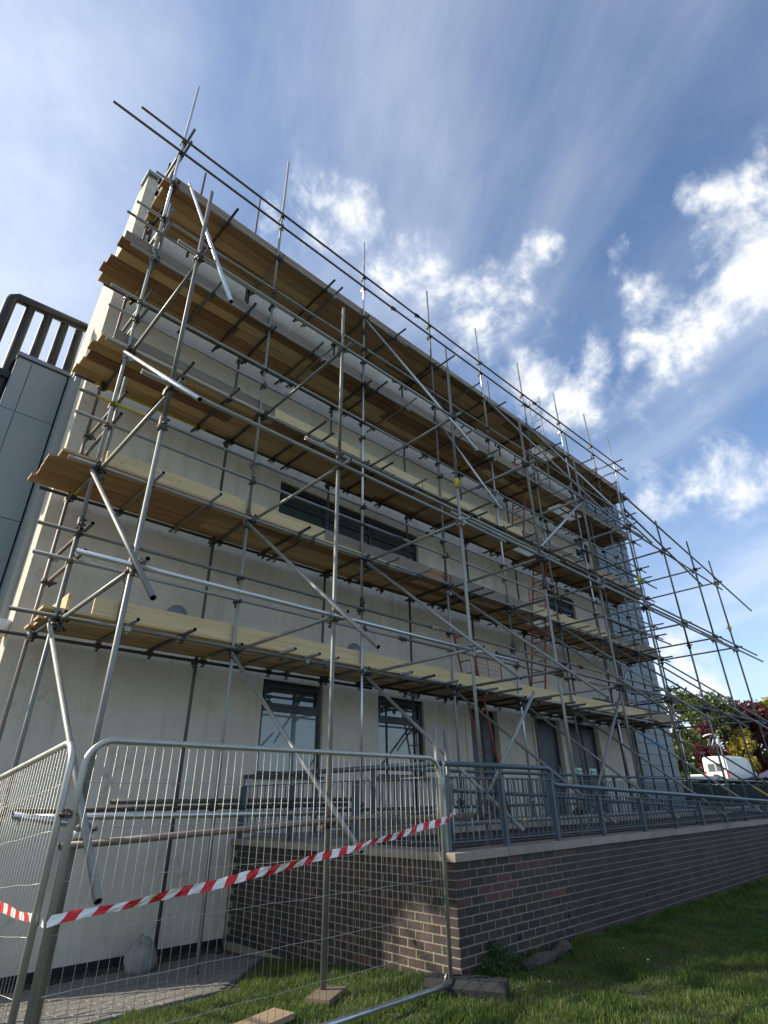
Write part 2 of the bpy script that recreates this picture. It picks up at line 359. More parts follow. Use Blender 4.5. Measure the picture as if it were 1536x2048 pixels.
TR = 0.0242
def tube(name, a, b, mat, parent, rad=TR, paint=None, n=12):
    """open-ended scaffold tube along its own z axis, with a dark bore at both ends"""
    a, b = Vector(a), Vector(b); L = (b-a).length; q = (b-a).to_track_quat('Z', 'Y'); ri = rad*.84
    v = []; fa = []; sm = []; mi = []
    zs = [0, L]
    cuts = [0.0]
    if paint: cuts += [paint[0], paint[1]]
    cuts.append(L)
    for z in cuts: v += [(rad*math.cos(2*PI*i/n), rad*math.sin(2*PI*i/n), z) for i in range(n)]
    for s_ in range(len(cuts)-1):
        for i in range(n):
            fa.append((s_*n+i, s_*n+(i+1) % n, (s_+1)*n+(i+1) % n, (s_+1)*n+i)); sm.append(True); mi.append(2 if (paint and s_ == 1) else 0)
    for end, base in ((0, 0), (1, (len(cuts)-1)*n)):
        z = 0 if end == 0 else L; zi = .05 if end == 0 else L-.05; k = len(v)
        v += [(ri*math.cos(2*PI*i/n), ri*math.sin(2*PI*i/n), z) for i in range(n)]
        v += [(ri*math.cos(2*PI*i/n), ri*math.sin(2*PI*i/n), zi) for i in range(n)]
        for i in range(n):
            j = (i+1) % n
            ring = (base+i, k+i, k+j, base+j) if end == 0 else (base+i, base+j, k+j, k+i)
            bore = (k+i, k+n+i, k+n+j, k+j) if end == 0 else (k+i, k+j, k+n+j, k+n+i)
            fa += [ring, bore]; sm += [False, False]; mi += [0, 1]
        cap = tuple(k+n+i for i in range(n)) if end == 0 else tuple(k+n+n-1-i for i in range(n))
        fa.append(cap if end else cap[::-1]); sm.append(False); mi.append(1)
    me = bpy.data.meshes.new(name); me.from_pydata(v, [], fa)
    me.materials.append(mat); me.materials.append(M['hole'])
    if paint: me.materials.append(paint[2])
    me.polygons.foreach_set('use_smooth', sm); me.polygons.foreach_set('material_index', mi); me.update()
    o = bpy.data.objects.new(name, me); COL.objects.link(o); o.location = a
    o.rotation_mode = 'QUATERNION'; o.rotation_quaternion = q; o.parent = parent; return o

# ------------------------------------------------------------------ the ground
def struct(o): o['kind'] = 'structure'; return o
def ground_z(x, y):
    z = GZ
    if x < 5.2: z += -0.30*min(1, max(0, (y-4.6)/3.4))
    if x > 24: z += 1.5*min(1, max(0, (x-33)/22))
    return z
xs = [-400, -80, -20, -6, -3] + [i*.35-2 for i in range(0, 62)] + [21, 24, 27, 30, 33, 37, 41, 45, 50, 55, 62, 80, 140, 500]
ys = [-500, -120, -50, -25, -12, -6, -3] + [i*.35-2 for i in range(0, 31)] + [9.5, 10.5, 12, 15, 20, 30, 50, 90, 200, 600]
gv = []
for y in ys:
    for x in xs:
        z = ground_z(x, y)
        if 0 < x < 18 and 0 < y < 4.1: z += .018*math.sin(x*2.1+y*1.3)+.012*math.sin(x*4.7-y*3.1)
        gv.append((x, y, z))
nx = len(xs)
gf = [(j*nx+i, j*nx+i+1, (j+1)*nx+i+1, (j+1)*nx+i) for j in range(len(ys)-1) for i in range(nx-1)]
struct(mesh_obj('lawn', gv, gf, M['lawn'], smooth=True))

# grass blades: one uncountable mass
def grass_patch(name, n, region, hmin, hmax, w, mat, ok=None):
    x = rng.uniform(region[0], region[1], n); y = rng.uniform(region[2], region[3], n)
    k = np.ones(n, bool) if ok is None else ok(x, y)
    x, y = x[k], y[k]; n = len(x)
    z = np.array([ground_z(a, b) for a, b in zip(x, y)]) if region[3] > 4.2 else np.full(n, GZ)
    inl = (x > 0) & (x < 18) & (y > 0) & (y < 4.1)
    z = z + inl*(.018*np.sin(x*2.1+y*1.3)+.012*np.sin(x*4.7-y*3.1)) - .004
    clump = .65+.35*np.sin(x*7.3+1.3*np.sin(y*5.1))*np.cos(y*6.1+1.7*np.sin(x*3.7))
    h = rng.uniform(hmin, hmax, n)*clump; a = rng.uniform(0, 2*PI, n)
    lx, ly = np.cos(a), np.sin(a); b = a+PI/2+rng.normal(0, .3, n); lean = rng.uniform(.15, .8, n)*h
    ww = w*rng.uniform(.6, 1.3, n)
    V = np.empty((n, 5, 3), np.float32)
    V[:, 0] = np.stack([x-lx*ww, y-ly*ww, z], 1); V[:, 1] = np.stack([x+lx*ww, y+ly*ww, z], 1)
    mx, my = x+np.cos(b)*lean*.35, y+np.sin(b)*lean*.35
    V[:, 2] = np.stack([mx+lx*ww*.75, my+ly*ww*.75, z+h*.6], 1); V[:, 3] = np.stack([mx-lx*ww*.75, my-ly*ww*.75, z+h*.6], 1)
    V[:, 4] = np.stack([x+np.cos(b)*lean, y+np.sin(b)*lean, z+h], 1)
    me = bpy.data.meshes.new(name); me.vertices.add(n*5); me.vertices.foreach_set('co', V.ravel())
    i = np.arange(n)*5
    lp = np.stack([i, i+1, i+2, i+3, i+3, i+2, i+4], 1).ravel()
    me.loops.add(n*7); me.loops.foreach_set('vertex_index', lp)
    st = np.stack([np.arange(n)*7, np.arange(n)*7+4], 1).ravel(); me.polygons.add(n*2)
    me.polygons.foreach_set('loop_start', st)
    me.materials.append(mat); me.update(calc_edges=True); me.validate()
    o = bpy.data.objects.new(name, me); COL.objects.link(o); o['kind'] = 'stuff'; return o
def bare(x, y):       # worn patches
    d = (np.hypot((x-5.15)/.55, (y-3.55)/.35) < 1) | (np.hypot((x-6.9)/.55, (y-3.05)/.16) < 1) | (np.hypot((x-5.9)/.4, (y-2.95)/.12) < 1)
    return ~d | (rng.random(len(x)) < .45)
def near(x, y): return bare(x, y) & (y < 4.15) & ((x > .8) | (y < 3.9))
o = grass_patch('grass', 125000, (1.5, 9.5, 1.2, 4.16), .025, .085, .0036, M['grass'], near)
o['label'] = 'short green grass of the lawn in front of the brick wall'; o['category'] = 'grass'
o = grass_patch('grass', 45000, (9.5, 19, 1.5, 4.16), .03, .09, .006, M['grass'], bare)
o['label'] = 'short green grass further along the brick wall'; o['category'] = 'grass'
def gleft(x, y): return (y < 5.9+.12*np.sin(x*5)+.05*np.sin(x*17)+np.maximum(0, (x-3.6))*.9) & (x < 4.85)
o = grass_patch('grass', 60000, (1.2, 4.86, 4.1, 7.6), .03, .085, .0036, M['grass'], gleft)
o['label'] = 'grass strip behind the mesh fence beside the pavers'; o['category'] = 'grass'
# fringe of longer grass against the wall foot
o = grass_patch('grass', 9000, (5.0, 14, 4.03, 4.165), .05, .14, .005, M['grass'])
o['label'] = 'longer grass fringe at the foot of the brick wall'; o['category'] = 'grass'

# paving of concrete blocks
pav = struct(MB().add([(-3, 6.0, -1.597), (3.6, 6.0, -1.597), (4.86, 7.35, -1.716), (4.86, 8.0, -1.774), (-3, 8.0, -1.774), (4.86, 8.42, -1.774), (-3, 8.42, -1.774)], [(0, 1, 2, 3, 4), (4, 3, 5, 6)]).build('paving', M['soil']))
pme = bevel_box_mesh('paver', .196, .05, .096, .006, M['paver'])
qx = Matrix.Rotation(R(-90), 4, 'X').to_quaternion()
qflat = (Matrix.Rotation(R(-4.5), 4, 'X') @ Matrix.Rotation(R(-90), 4, 'X')).to_quaternion()
cnt = 0; pl = []
for j in range(23):
    yy = 6.02+j*.102
    for i in range(24):
        xx = .4+i*.202+(.1 if j % 2 else 0)
        lim = 3.6+max(0, (yy-6.0))*.93
        if xx > min(lim, 4.74) or yy > 8.4 or xx < .6: continue
        pl.append((xx, yy))
pl.sort(key=lambda p: p[0]*p[0]+p[1]*p[1])
for (xx, yy) in pl[:300]:
    q = qflat @ Matrix.Rotation(random.uniform(-.02, .02), 4, 'Y').to_quaternion()
    inst('paver', pme, pav, (xx, yy, ground_z(1, yy)-.0+random.uniform(-.003, .003)), q)
mb = MB()
for (xx, yy) in pl[300:]: mb.box(xx-.098, xx+.098, yy-.048, yy+.048, ground_z(1, yy)-.02, ground_z(1, yy)+.02)
if pl[300:]: o = mb.build('paver', M['paver'], pav); o['kind'] = 'stuff'
# pebble strip by the plinth
mb = MB()
for i in range(1500):
    x, y = random.uniform(.2, 4.8), random.uniform(8.2, 8.41); s = random.uniform(.012, .03); z = -1.765
    mb.add([(x-s, y, z), (x, y-s, z), (x+s, y, z), (x, y+s, z), (x+s*.2, y, z+s*1.3)], [(0, 1, 4), (1, 2, 4), (2, 3, 4), (3, 0, 4)])
o = mb.build('pebbles', M['brick']); o['kind'] = 'stuff'; tag(o, 'dark pebble strip along the foot of the rendered wall', 'pebbles')

# ------------------------------------------------------------------ the building
YF = 8.45; XL, XE, XR, ZB, ZT = 1.35, 19.40, 22.40, -1.72, 11.88; XB = 2.75
bld = thing('building', 'long rendered building with dark windows and grey clad end behind the scaffold', 'building', (XL, YF, GZ))
def bpart(mb, name, mat, par=None):
    o = mb.build(name, mat, par or bld)
    if par is None: o.location = (-XL, -YF, -GZ)
    return o
wins = [(5.20, 6.50, .38, 1.88), (7.88, 9.22, .38, 1.88)]
doors = [(10.74, 11.80, -.42, 1.88), (13.50, 14.66, -.42, 1.88), (15.12, 16.80, -.42, 1.88)]
upper = [(5.21, 9.26, 4.42, 5.83), (15.20, 16.85, 4.42, 5.86), (17.7, 18.75, 7.2, 8.4)]
slot = [(18.88, 19.38, -.42, 11.3)]
ops = wins+doors+upper+slot
XSs = sorted({XL, XE, *[o[0] for o in ops], *[o[1] for o in ops]}); ZSs = sorted({ZB, ZT-.06, *[o[2] for o in ops], *[o[3] for o in ops]})
mb = MB(); DP = .16
for i in range(len(XSs)-1):
    for j in range(len(ZSs)-1):
        cx, cz = (XSs[i]+XSs[i+1])/2, (ZSs[j]+ZSs[j+1])/2
        if any(o[0] < cx < o[1] and o[2] < cz < o[3] for o in ops): continue
        a, b, c, d = XSs[i], XSs[i+1], ZSs[j], ZSs[j+1]
        mb.add([(a, YF, c), (b, YF, c), (b, YF, d), (a, YF, d)], [(0, 1, 2, 3)])
for (a, b, c, d) in ops:
    e = YF+DP
    mb.add([(a, YF, c), (a, e, c), (a, e, d), (a, YF, d)], [(0, 1, 2, 3)]); mb.add([(b, YF, c), (b, YF, d), (b, e, d), (b, e, c)], [(0, 1, 2, 3)])
    mb.add([(a, YF, d), (a, e, d), (b, e, d), (b, YF, d)], [(0, 1, 2, 3)]); mb.add([(a, YF, c), (b, YF, c), (b, e, c), (a, e, c)], [(0, 1, 2, 3)])
mb.add([(XL, YF, ZB), (XL, 9.1, ZB), (XL, 9.1, ZT-.06), (XL, YF, ZT-.06), (XB, 22, ZB), (XB, 22, ZT-.06)], [(3, 2, 1, 0), (2, 5, 4, 1)])   # side facing -x
mb.add([(XB, 22, ZB), (XR, 22, ZB), (XR, 22, ZT-.06), (XB, 22, ZT-.06)], [(3, 2, 1, 0)])
mb.add([(XR, YF+.1, ZB), (XR, 22, ZB), (XR, 22, ZT-.06), (XR, YF+.1, ZT-.06)], [(0, 1, 2, 3)])
mb.add([(XL, YF, ZT-.30), (XB, 22, ZT-.30), (XR, 22, ZT-.30), (XR, YF+.1, ZT-.30)], [(0, 1, 2, 3)])
bpart(mb, 'rendered_wall', M['render'])
mb = MB(); mb.box(XL-.05, XR+.05, YF-.07, YF+.35, ZT-.058, ZT+.03); mb.add([(XL-.02, YF+.352, ZT-.058), (XL+.35, YF+.352, ZT-.058), (XB+.35, 22, ZT-.058), (XB-.05, 22, ZT-.058), (XL-.02, YF+.352, ZT+.03), (XL+.35, YF+.352, ZT+.03), (XB+.35, 22, ZT+.03), (XB-.05, 22, ZT+.03)], BF); bpart(mb, 'parapet_capping', M['lamp'])
bpart(MB().box(XL-.02, 4.88, YF-.03, YF-.002, -1.80, -1.66), 'plinth', M['black'])
bpart(MB().box(XL+.05, XR-.05, YF+DP+.12, YF+DP+.2, -1.6, 11.4), 'inner_wall', M['concrete'])
# windows
def window(a, b, c, d, mull, trans, blind=None):
    w = MB(); y0, y1 = YF+.07, YF+.13; t = .065
    w.box(a, b, y0, y1, c, c+t); w.box(a, b, y0, y1, d-t, d); w.box(a, a+t, y0, y1, c+t, d-t); w.box(b-t, b, y0, y1, c+t, d-t)
    fr = bpart(w, 'window', M['frame'])
    xs_ = [a+t]+[m for m in mull]+[b-t]
    for m in mull: MB().box(m-.045, m+.045, y0-.01, y1, c+t, d-t).build('mullion', M['frame'], fr)
    for i in range(len(xs_)-1):
        p0 = xs_[i]+(.045 if i else 0); p1 = xs_[i+1]-(.045 if i < len(xs_)-2 else 0)
        if trans:
            MB().box(p0, p1, y0-.012, y1, trans-.04, trans+.04).build('transom', M['frame'], fr)
            # opening light frame
            k = MB(); k.box(p0, p1, y0-.02, y0+.02, d-t-.055, d-t-.002); k.box(p0, p0+.05, y0-.02, y0+.02, trans+.042, d-t-.057); k.box(p1-.05, p1, y0-.02, y0+.02, trans+.042, d-t-.057); k.box(p0+.052, p1-.052, y0-.02, y0+.02, trans+.042, trans+.09)
            k.build('opening_light', M['frame'], fr)
        MB().box(p0, p1, y0+.03, y0+.04, c+t, (trans-.04) if trans else d-t).build('pane', blind or M['glass'], fr)
        if trans: MB().box(p0, p1, y0+.034, y0+.044, trans+.04, d-t).build('pane', M['glass'], fr)
    return fr
BLG = glass('glass_over_pale_blind', (.20, .25, .245), .8)
window(*wins[0], [], 1.42, BLG); window(*wins[1], [], 1.42)
window(*upper[0], [6.45, 7.74], 5.42); window(*upper[1], [16.0], 5.42); window(*upper[2], [], 8.0)
for (a, b, c, d) in wins: bpart(MB().box(a-.06, b+.04, YF-.06, YF+.06, c-.045, c-.003), 'window_sill', M['frame'])
bpart(MB().box(slot[0][0], slot[0][1], YF+.10, YF+.12, -.42, 11.3), 'dark_infill_panel', M['frame'])
# doors
def door(a, b, c, d, leaves, sign):
    w = MB(); t = .06; y0 = YF+.08
    w.box(a, a+t, y0, y0+.06, c, d); w.box(b-t, b, y0, y0+.06, c, d); w.box(a+t, b-t, y0, y0+.06, d-t, d)
    dr = bpart(w, 'door', M['frame']); n = leaves; wd = (b-a-2*t)/n
    for i in range(n):
        p0 = a+t+i*wd
        MB().box(p0+.006, p0+wd-.006, y0+.01, y0+.05, c+.01, d-t-.008).build('door_leaf', M['door'], dr)
        MB().tube((p0+(wd-.09 if i == 0 else .09), y0-.03, .45), (p0+(wd-.09 if i == 0 else .09), y0-.03, .75), .013).build('door_handle', M['fence'], dr)
        if sign:
            sx = p0+wd*.5
            sg = MB().box(sx-.20, sx+.20, y0-.001, y0+.008, .55, .73).build('door_sign', M['signw'], dr)
    if sign:
        for i in range(n):
            sx = a+t+i*wd+wd*.5; k = MB(); y = y0-.004
            k.box(sx-.165, sx-.07, y, y+.002, .58, .70)
            for q in range(4): k.box(sx-.05+q*.05, sx-.015+q*.05, y, y+.002, .61, .665)
            k.build('sign_print', M['signg'], dr)
door(*doors[0], 1, False); door(*doors[1], 1, False); door(*doors[2], 2, True)
for (a, b, c, d) in doors:      # pale surrounds
    k = MB(); k.box(a-.16, a-.004, YF-.05, YF-.002, c, d+.10); k.box(b+.004, b+.16, YF-.05, YF-.002, c, d+.10); k.box(a-.003, b+.003, YF-.05, YF-.002, d+.004, d+.10)
    bpart(k, 'door_surround', M['render'])
# half-dome wall lights
def dome(x, z, w=.19, h=.20):
    v = []; fa = []; nr, ns = 6, 10
    for i in range(nr+1):
        t = i/nr*PI/2
        for j in range(ns+1):
            p = j/ns*PI
            v.append((x+w*math.cos(p)*math.cos(t)**.7, YF-.003-w*.8*math.sin(p)*math.cos(t)**.7, z+h*1.45*math.sin(t)))
    for i in range(nr):
        for j in range(ns): k = i*(ns+1)+j; fa.append((k, k+1, k+ns+2, k+ns+1))
    fa.append(tuple(range(ns, -1, -1)))
    mb = MB(); mb.add(v, fa, True); return mb
for x in (3.5, 7.22, 17.9): bpart(dome(x, 2.52), 'wall_light', M['lamp'])
mb = MB(); mb.tube((XL-.003, 8.62, 2.05), (XL-.2, 8.62, 2.05), .03); mb.tube((XL-.10, 8.62, 1.98), (XL-.10, 8.62, 2.16), .12, 12, .15); bpart(mb, 'side_floodlight', M['tapew'])
# grey cladding courses on the right-hand end
row = .335; k = 0; z = -.42
while z < ZT-.1:
    z1 = min(z+row-.008, ZT-.07); cuts = [XE+.004, XE+.9+(k % 3)*.75, XR-.0]
    for i in range(2):
        a, b = cuts[i], cuts[i+1]-.006
        v = [(a, YF-.030, z), (b, YF-.030, z), (b, YF+.09, z), (a, YF+.09, z), (a, YF-.012, z1), (b, YF-.012, z1), (b, YF+.09, z1), (a, YF+.09, z1)]
        o = mesh_obj('cladding_plank', v, BF, M['clad'], bld); o.location = (-XL, -YF, -GZ)
    z += row; k += 1
# roof flues
for (x, y, h) in ((3.72, 8.0, 13.1), (5.06, 8.15, 12.6), (8.11, 8.15, 12.64), (8.66, 8.15, 12.64)):
    pass

# clad tower on the left and the dark louvre screen above it
tw = thing('clad_tower', 'grey panelled porch tower left of the rendered building', 'tower', (.9, 9.65, GZ))
def tp(mb, name, mat):
    o = mb.build(name, mat, tw); o.location = (-.9, -9.65, -GZ); return o
tp(MB().box(-.002+.46, 1.22, 9.68, 10.9, -1.72, 7.0), 'tower_core', M['concrete'])
zz = [-1.7, .2, 2.1, 4.0, 5.9, 6.98]; 
for i in range(len(zz)-1):
    for (a, b) in ((.45, .655), (.667, 1.235)):
        tp(MB().box(a, b, 9.65, 9.675, zz[i]+.006, zz[i+1]-.006), 'metal_panel', M['panel'])
    tp(MB().box(.435, .458, 9.68, 10.9, zz[i]+.006, zz[i+1]-.006), 'metal_panel', M['panel'])
tp(MB().box(1.262, 1.44, 8.95, 10.9, -1.7, 7.02), 'corner_flashing', M['panel'])
tp(MB().box(.42, 1.26, 9.62, 10.95, 7.0, 7.08), 'capping', M['lamp'])
scr = thing('louvre_screen', 'dark steel screen of fat tubes above the grey tower', 'screen', (.6, 9.95, 5.0))
def sp(mb, name):
    o = mb.build(name, M['louvre'], scr); o.location = (-.6, -9.95, -5.0); return o
sp(MB().path([(.04, 9.95, 5.0), (.04, 9.95, 8.28), (.06, 9.95, 8.36), (.13, 9.95, 8.43), (1.32, 9.95, 8.50)], .095, 12), 'top_rail')
for x in (.36, .66, .95, 1.22): sp(MB().tube((x, 9.96, 3.8), (x, 9.96, 8.33), .082, 12), 'louvre_tube')
sp(MB().box(-1.2, .42, 9.86, 10.04, 6.62, 6.76), 'lower_bracket')

# ------------------------------------------------------------------ brick terrace walls
wall = thing('brick_wall', 'dark brick retaining wall with stone coping beside the lawn', 'wall', (4.9, 4.17, GZ))
WX, WY, WT = 4.90, 4.17, -.548
def wp(o): o.location = o.location + Vector((-4.9, -4.17, -GZ)); return o
XEND = 26.0
mb = MB(); mb.box(WX+.0035, XEND, WY+.0035, WY+.30, -1.9, WT); mb.box(WX+.0035, WX+.31, WY+.302, YF-.002, -2.0, WT)
wp(mb.build('mortar_core', M['mortar'], wall))
bx = bevel_box_mesh('brick', .214, .06, .064, .003, M['brick'])
qy = Matrix.Rotation(R(-90), 4, 'Z').to_quaternion()
B = []
RED = {(3, 0), (4, 1), (4, 2), (3, 3), (2, 5), (2, 6), (1, 4), (5, 0), (5, 2), (5, 3), (4, 3), (1, 8), (1, 9), (3, 6), (2, 9), (2, 4), (6, 6), (6, 7), (2, 11)}
for rw in range(15):
    z = WT-.0375-rw*.0755
    n = int((XEND-WX)/.2283)
    off = .114 if rw % 2 else 0
    for i in range(n):
        x = WX+.112+off+i*.2283
        if rw < 14: B.append((x, WY+.03, z, 'x', (rw+1, i) in RED))
    for i in range(19):
        y = WY+(.112 if rw % 2 else .226)+i*.2283
        if y < YF-.1: B.append((WX+.03, y, z, 'y', random.random() < .02))
    B.append((WX+.03, WY+.056, z, 'h', False) if not rw % 2 else (WX+.056, WY+.03, z, 'hx', False))
B.sort(key=lambda b: b[0]**2+b[1]**2)
BM = [simple('brick_tone_dark', (.028, .019, .018), .65, 0, .3, 14), simple('brick_tone_brown', (.042, .027, .024), .65, 0, .3, 14), simple('brick_tone_blue', (.033, .025, .023), .6, 0, .3, 14), simple('brick_tone_plum', (.055, .034, .029), .65, 0, .3, 14)]
def BMAT(): return [M['brick'], M['brickred'], M['mortar'], M['stone']]+BM
def put_brick(b):
    x, y, z, k, red = b
    pr = random.uniform(-.0015, .001)
    if k in ('x', 'hx'): return (x, y+pr, z), None
    return (x+pr, y, z), qy
for b in B[:300]:
    l, q = put_brick(b)
    o = inst('brick', bx, wall, l, q, M['brickred'] if b[4] else M['brick'], (0.49 if b[3] in ('h', 'hx') else 1, 1, 1)); wp(o)
for m_ in BMAT(): stain(m_, .30, (.22, .20, .18), 1.6, .56, .74); stain(m_, .45, (.018, .016, .012), .9, .52, .72)
def joined_bricks(lst, name, mat_list, par):
    v = []; fa = []; mi = []
    for b in lst:
        x, y, z, k, red = b; hx, hy = (.108, .03) if k == 'x' else ((.03, .108) if k == 'y' else ((.03, .054) if k == 'h' else (.054, .03)))
        n = len(v); p = random.uniform(-.0015, .001)
        v += box_v(x-hx+(p if k in 'yh' else 0), x+hx, y-hy+(p if k == 'x' else 0), y+hy, z-.0325, z+.0325)
        q = random.choice([0, 0, 1, 1, 2, 3]); 
        fa += [tuple(i+n for i in t) for t in BF]; mi += [q]*6
    return mesh_obj(name, v, fa, None, par, mats=mat_list, mi=mi)
o = joined_bricks(B[300:], 'brick', BM, wall); o['kind'] = 'stuff'; wp(o)
# coping stones: one chamfered slab mesh per length
def coping(a, b, axis):
    k = MB()
    if axis == 'x': k.box(a+.004, b-.004, 4.138, 4.50, -.546, -.472)
    else: k.box(4.872, 5.235, a+.004, b-.004, -.546, -.472)
    o = k.build('coping_stone', M['stone'], wall); wp(o); o.location.z += random.uniform(-.002, .002)
x = 4.872
for i in range(24): coping(x, x+.9, 'x'); x += .9
y = 4.505
while y < YF-.02: coping(y, min(y+.9, YF-.004), 'y'); y += .9
for (x, z) in ((5.86, -1.27), (6.85, -1.20), (8.9, -1.2)):
    wp(MB().tube((x, WY-.008, z), (x, WY+.02, z), .022, 10).build('weep_hole', M['hole'], wall))
wp(MB().tube((WX-.008, 4.75, -1.25), (WX+.02, 4.75, -1.25), .022, 10).build('weep_hole', M['hole'], wall))

# ramp, terrace and the inner wall
struct(MB().add([(5.22, 4.48, -.62), (26, 4.48, -1.25), (26, 5.7, -1.25), (5.22, 5.7, -.62)], [(0, 1, 2, 3)]).build('ramp', M['concrete']))
struct(MB().box(5.2, 26, 5.72+.25, 8.44, -1.3, -.44).build('terrace', M['concrete']))
iw = thing('brick_wall', 'low inner brick wall with stone coping behind the front railing', 'wall', (5.3, 5.7, -.8))
mb = MB(); mb.box(5.258, 26, 5.708, 5.96, -1.3, -.41); o = mb.build('mortar_core', M['mortar'], iw); o.location = (-5.3, -5.7, .8)
L = []
for rw in range(9):
    for i in range(90):
        xx = 5.37+(.114 if rw % 2 else 0)+i*.2283
        if xx < 25.8: L.append((xx, 5.73, -.4475-rw*.0755, 'x', False))
L.sort(key=lambda b: (b[2] < -.85, b[0]))
for b in L[:300]:
    o = inst('brick', bx, iw, (b[0]-5.3, b[1]-5.7, b[2]+.8), None, M['brick'])
o = joined_bricks(L[300:], 'brick', BM, iw); o['kind'] = 'stuff'; o.location = (-5.3, -5.7, .8)
x = 5.23
while x < 25.6:
    MB().box(x+.004, x+.896, 5.675, 5.99, -.408, -.34).build('coping_stone', M['stone'], iw).location = (-5.3, -5.7, .8); x += .9

# ------------------------------------------------------------------ railings
def bar_mesh(name, w, d, h, mat): return MB().box(-w/2, w/2, -d/2, d/2, 0, h).mesh(name, mat)
bal = {}
def baluster(par, x, y, z0, z1, org):
    h = round(z1-z0, 2)
    if h not in bal: bal[h] = bar_mesh('baluster', .012, .012, h, M['rail'])
    inst('baluster', bal[h], par, (x-org[0], y-org[1], z0-org[2]))
def relp(mb, name, mat, par, org):
    o = mb.build(name, mat, par); o.location = (-org[0], -org[1], -org[2]); return o
# front railing, level part then the part that follows the ramp down
org = (4.96, 4.30, -.47)
fr = thing('handrail_railing', 'blue-grey steel railing with stepped handrail on the front coping', 'railing', org)
def slopez(x): return .15-(x-7.2)*.031
XF = 24.0
relp(MB().path([(4.96, 4.30, .345), (6.99, 4.30, .345), (7.05, 4.30, .338), (7.085, 4.30, .305), (7.09, 4.30, .24), (7.095, 4.30, .19), (7.13, 4.30, .157), (7.2, 4.30, .149), (XF, 4.30, slopez(XF))], .030, 10), 'handrail', M['rail'], fr, org)
relp(MB().box(4.985, 7.08, 4.275, 4.325, .21, .222), 'baluster_top_rail', M['rail'], fr, org)
mb = MB(); mb.add([(7.1, 4.275, .055), (XF, 4.275, slopez(XF)-.10), (XF, 4.325, slopez(XF)-.10), (7.1, 4.325, .055), (7.1, 4.275, .067), (XF, 4.275, slopez(XF)-.088), (XF, 4.325, slopez(XF)-.088), (7.1, 4.325, .067)], BF); relp(mb, 'baluster_top_rail', M['rail'], fr, org)
relp(MB().box(4.985, XF, 4.275, 4.325, -.40, -.388), 'bottom_rail', M['rail'], fr, org)
relp(MB().path([(5.05, 4.42, .09), (7.0, 4.42, .03), (XF, 4.42, slopez(XF)-.30)], .021, 8), 'inner_handrail', M['rail'], fr, org)
pxs = [4.965, 5.97, 7.06, 8.25, 9.55, 10.75, 11.95, 13.15, 14.35, 15.6, 16.8, 18, 19.2, 20.4, 21.6, 22.8]
for i, x in enumerate(pxs):
    top = .30 if x < 7.1 else slopez(x)-.03
    relp(MB().box(x-.028, x+.028, 4.27, 4.33, -.472, .21 if x < 7.1 else top-.075), 'railing_post', M['rail'], fr, org)
    relp(MB().box(x-.008, x+.008, 4.29, 4.31, .21 if x < 7.1 else top-.075, top+.02), 'rail_bracket', M['rail'], fr, org)
    relp(MB().tube((x, 4.33, .07 if x < 7.1 else top-.2), (x, 4.42, .06 if x < 7.1 else top-.22), .008, 6), 'rail_bracket', M['rail'], fr, org)
i = 0; x = 5.08
while x < XF-.1:
    if min(abs(x-p) for p in pxs) > .045:
        baluster(fr, x, 4.30, -.388, .21 if x < 7.1 else slopez(x)-.10, org)
    x += .104
# left railing
org = (4.96, 8.35, -.47)
lr = thing('handrail_railing', 'short blue-grey railing on the left end of the terrace', 'railing', org)
relp(MB().path([(4.96, 8.36, .35), (4.96, 4.33, .347)], .030, 10), 'handrail', M['rail'], lr, org)
relp(MB().box(4.935, 4.985, 4.33, 8.36, .21, .222), 'baluster_top_rail', M['rail'], lr, org)
relp(MB().box(4.935, 4.985, 4.33, 8.36, -.40, -.388), 'bottom_rail', M['rail'], lr, org)
for y in (8.36, 7.1, 5.75): 
    relp(MB().box(4.932, 4.988, y-.028, y+.028, -.472, .21), 'railing_post', M['rail'], lr, org)
    relp(MB().box(4.952, 4.968, y-.01, y+.01, .21, .34), 'rail_bracket', M['rail'], lr, org)
y = 4.43
while y < 8.3:
    if min(abs(y-p) for p in (8.36, 7.1, 5.75)) > .045: baluster(lr, 4.96, y, -.388, .21, org)
    y += .104
# inner railing along the terrace edge
org = (5.3, 5.80, -.34)
ir = thing('handrail_railing', 'long level blue-grey railing on the inner wall behind the ramp', 'railing', org)
relp(MB().path([(5.3, 5.80, .37), (25, 5.80, .37)], .024, 8), 'handrail', M['rail'], ir, org)
relp(MB().box(5.3, 25, 5.78, 5.82, .27, .282), 'baluster_top_rail', M['rail'], ir, org)
relp(MB().box(5.3, 25, 5.78, 5.82, -.27, -.258), 'bottom_rail', M['rail'], ir, org)
ipx = [5.32+i*1.32 for i in range(15)]
for x in ipx: relp(MB().box(x-.025, x+.025, 5.775, 5.825, -.342, .35), 'railing_post', M['rail'], ir, org)
x = 5.42
while x < 24.9:
    if min(abs(x-p) for p in ipx) > .045: baluster(ir, x, 5.80, -.258, .27, org)
    x += .104

# ------------------------------------------------------------------ the scaffold
YO, YI, Y3 = 7.05, 8.15, 4.80
SX = [1.52, 3.80, 6.20, 8.58, 10.80, 13.05, 15.32, 17.60, 19.40]
LZ = [1.91, 3.93, 5.97, 8.00, 10.00]; LK = [0, .006, .010, .018, .018]
def lz(l, x): return LZ[l]+LK[l]*max(0, x-4)
OR = Vector((1.52, 7.05, GZ))
sc = thing('scaffold', 'tall tube and board scaffold with five decks along the rendered building', 'scaffold', OR)
def st(name, a, b, mat='galv', **k):
    j = lambda: random.uniform(-.006, .006)
    return tube(name, Vector(a)-OR+Vector((j(), j(), 0)), Vector(b)-OR+Vector((j(), j(), 0)), M[mat], sc, **k)
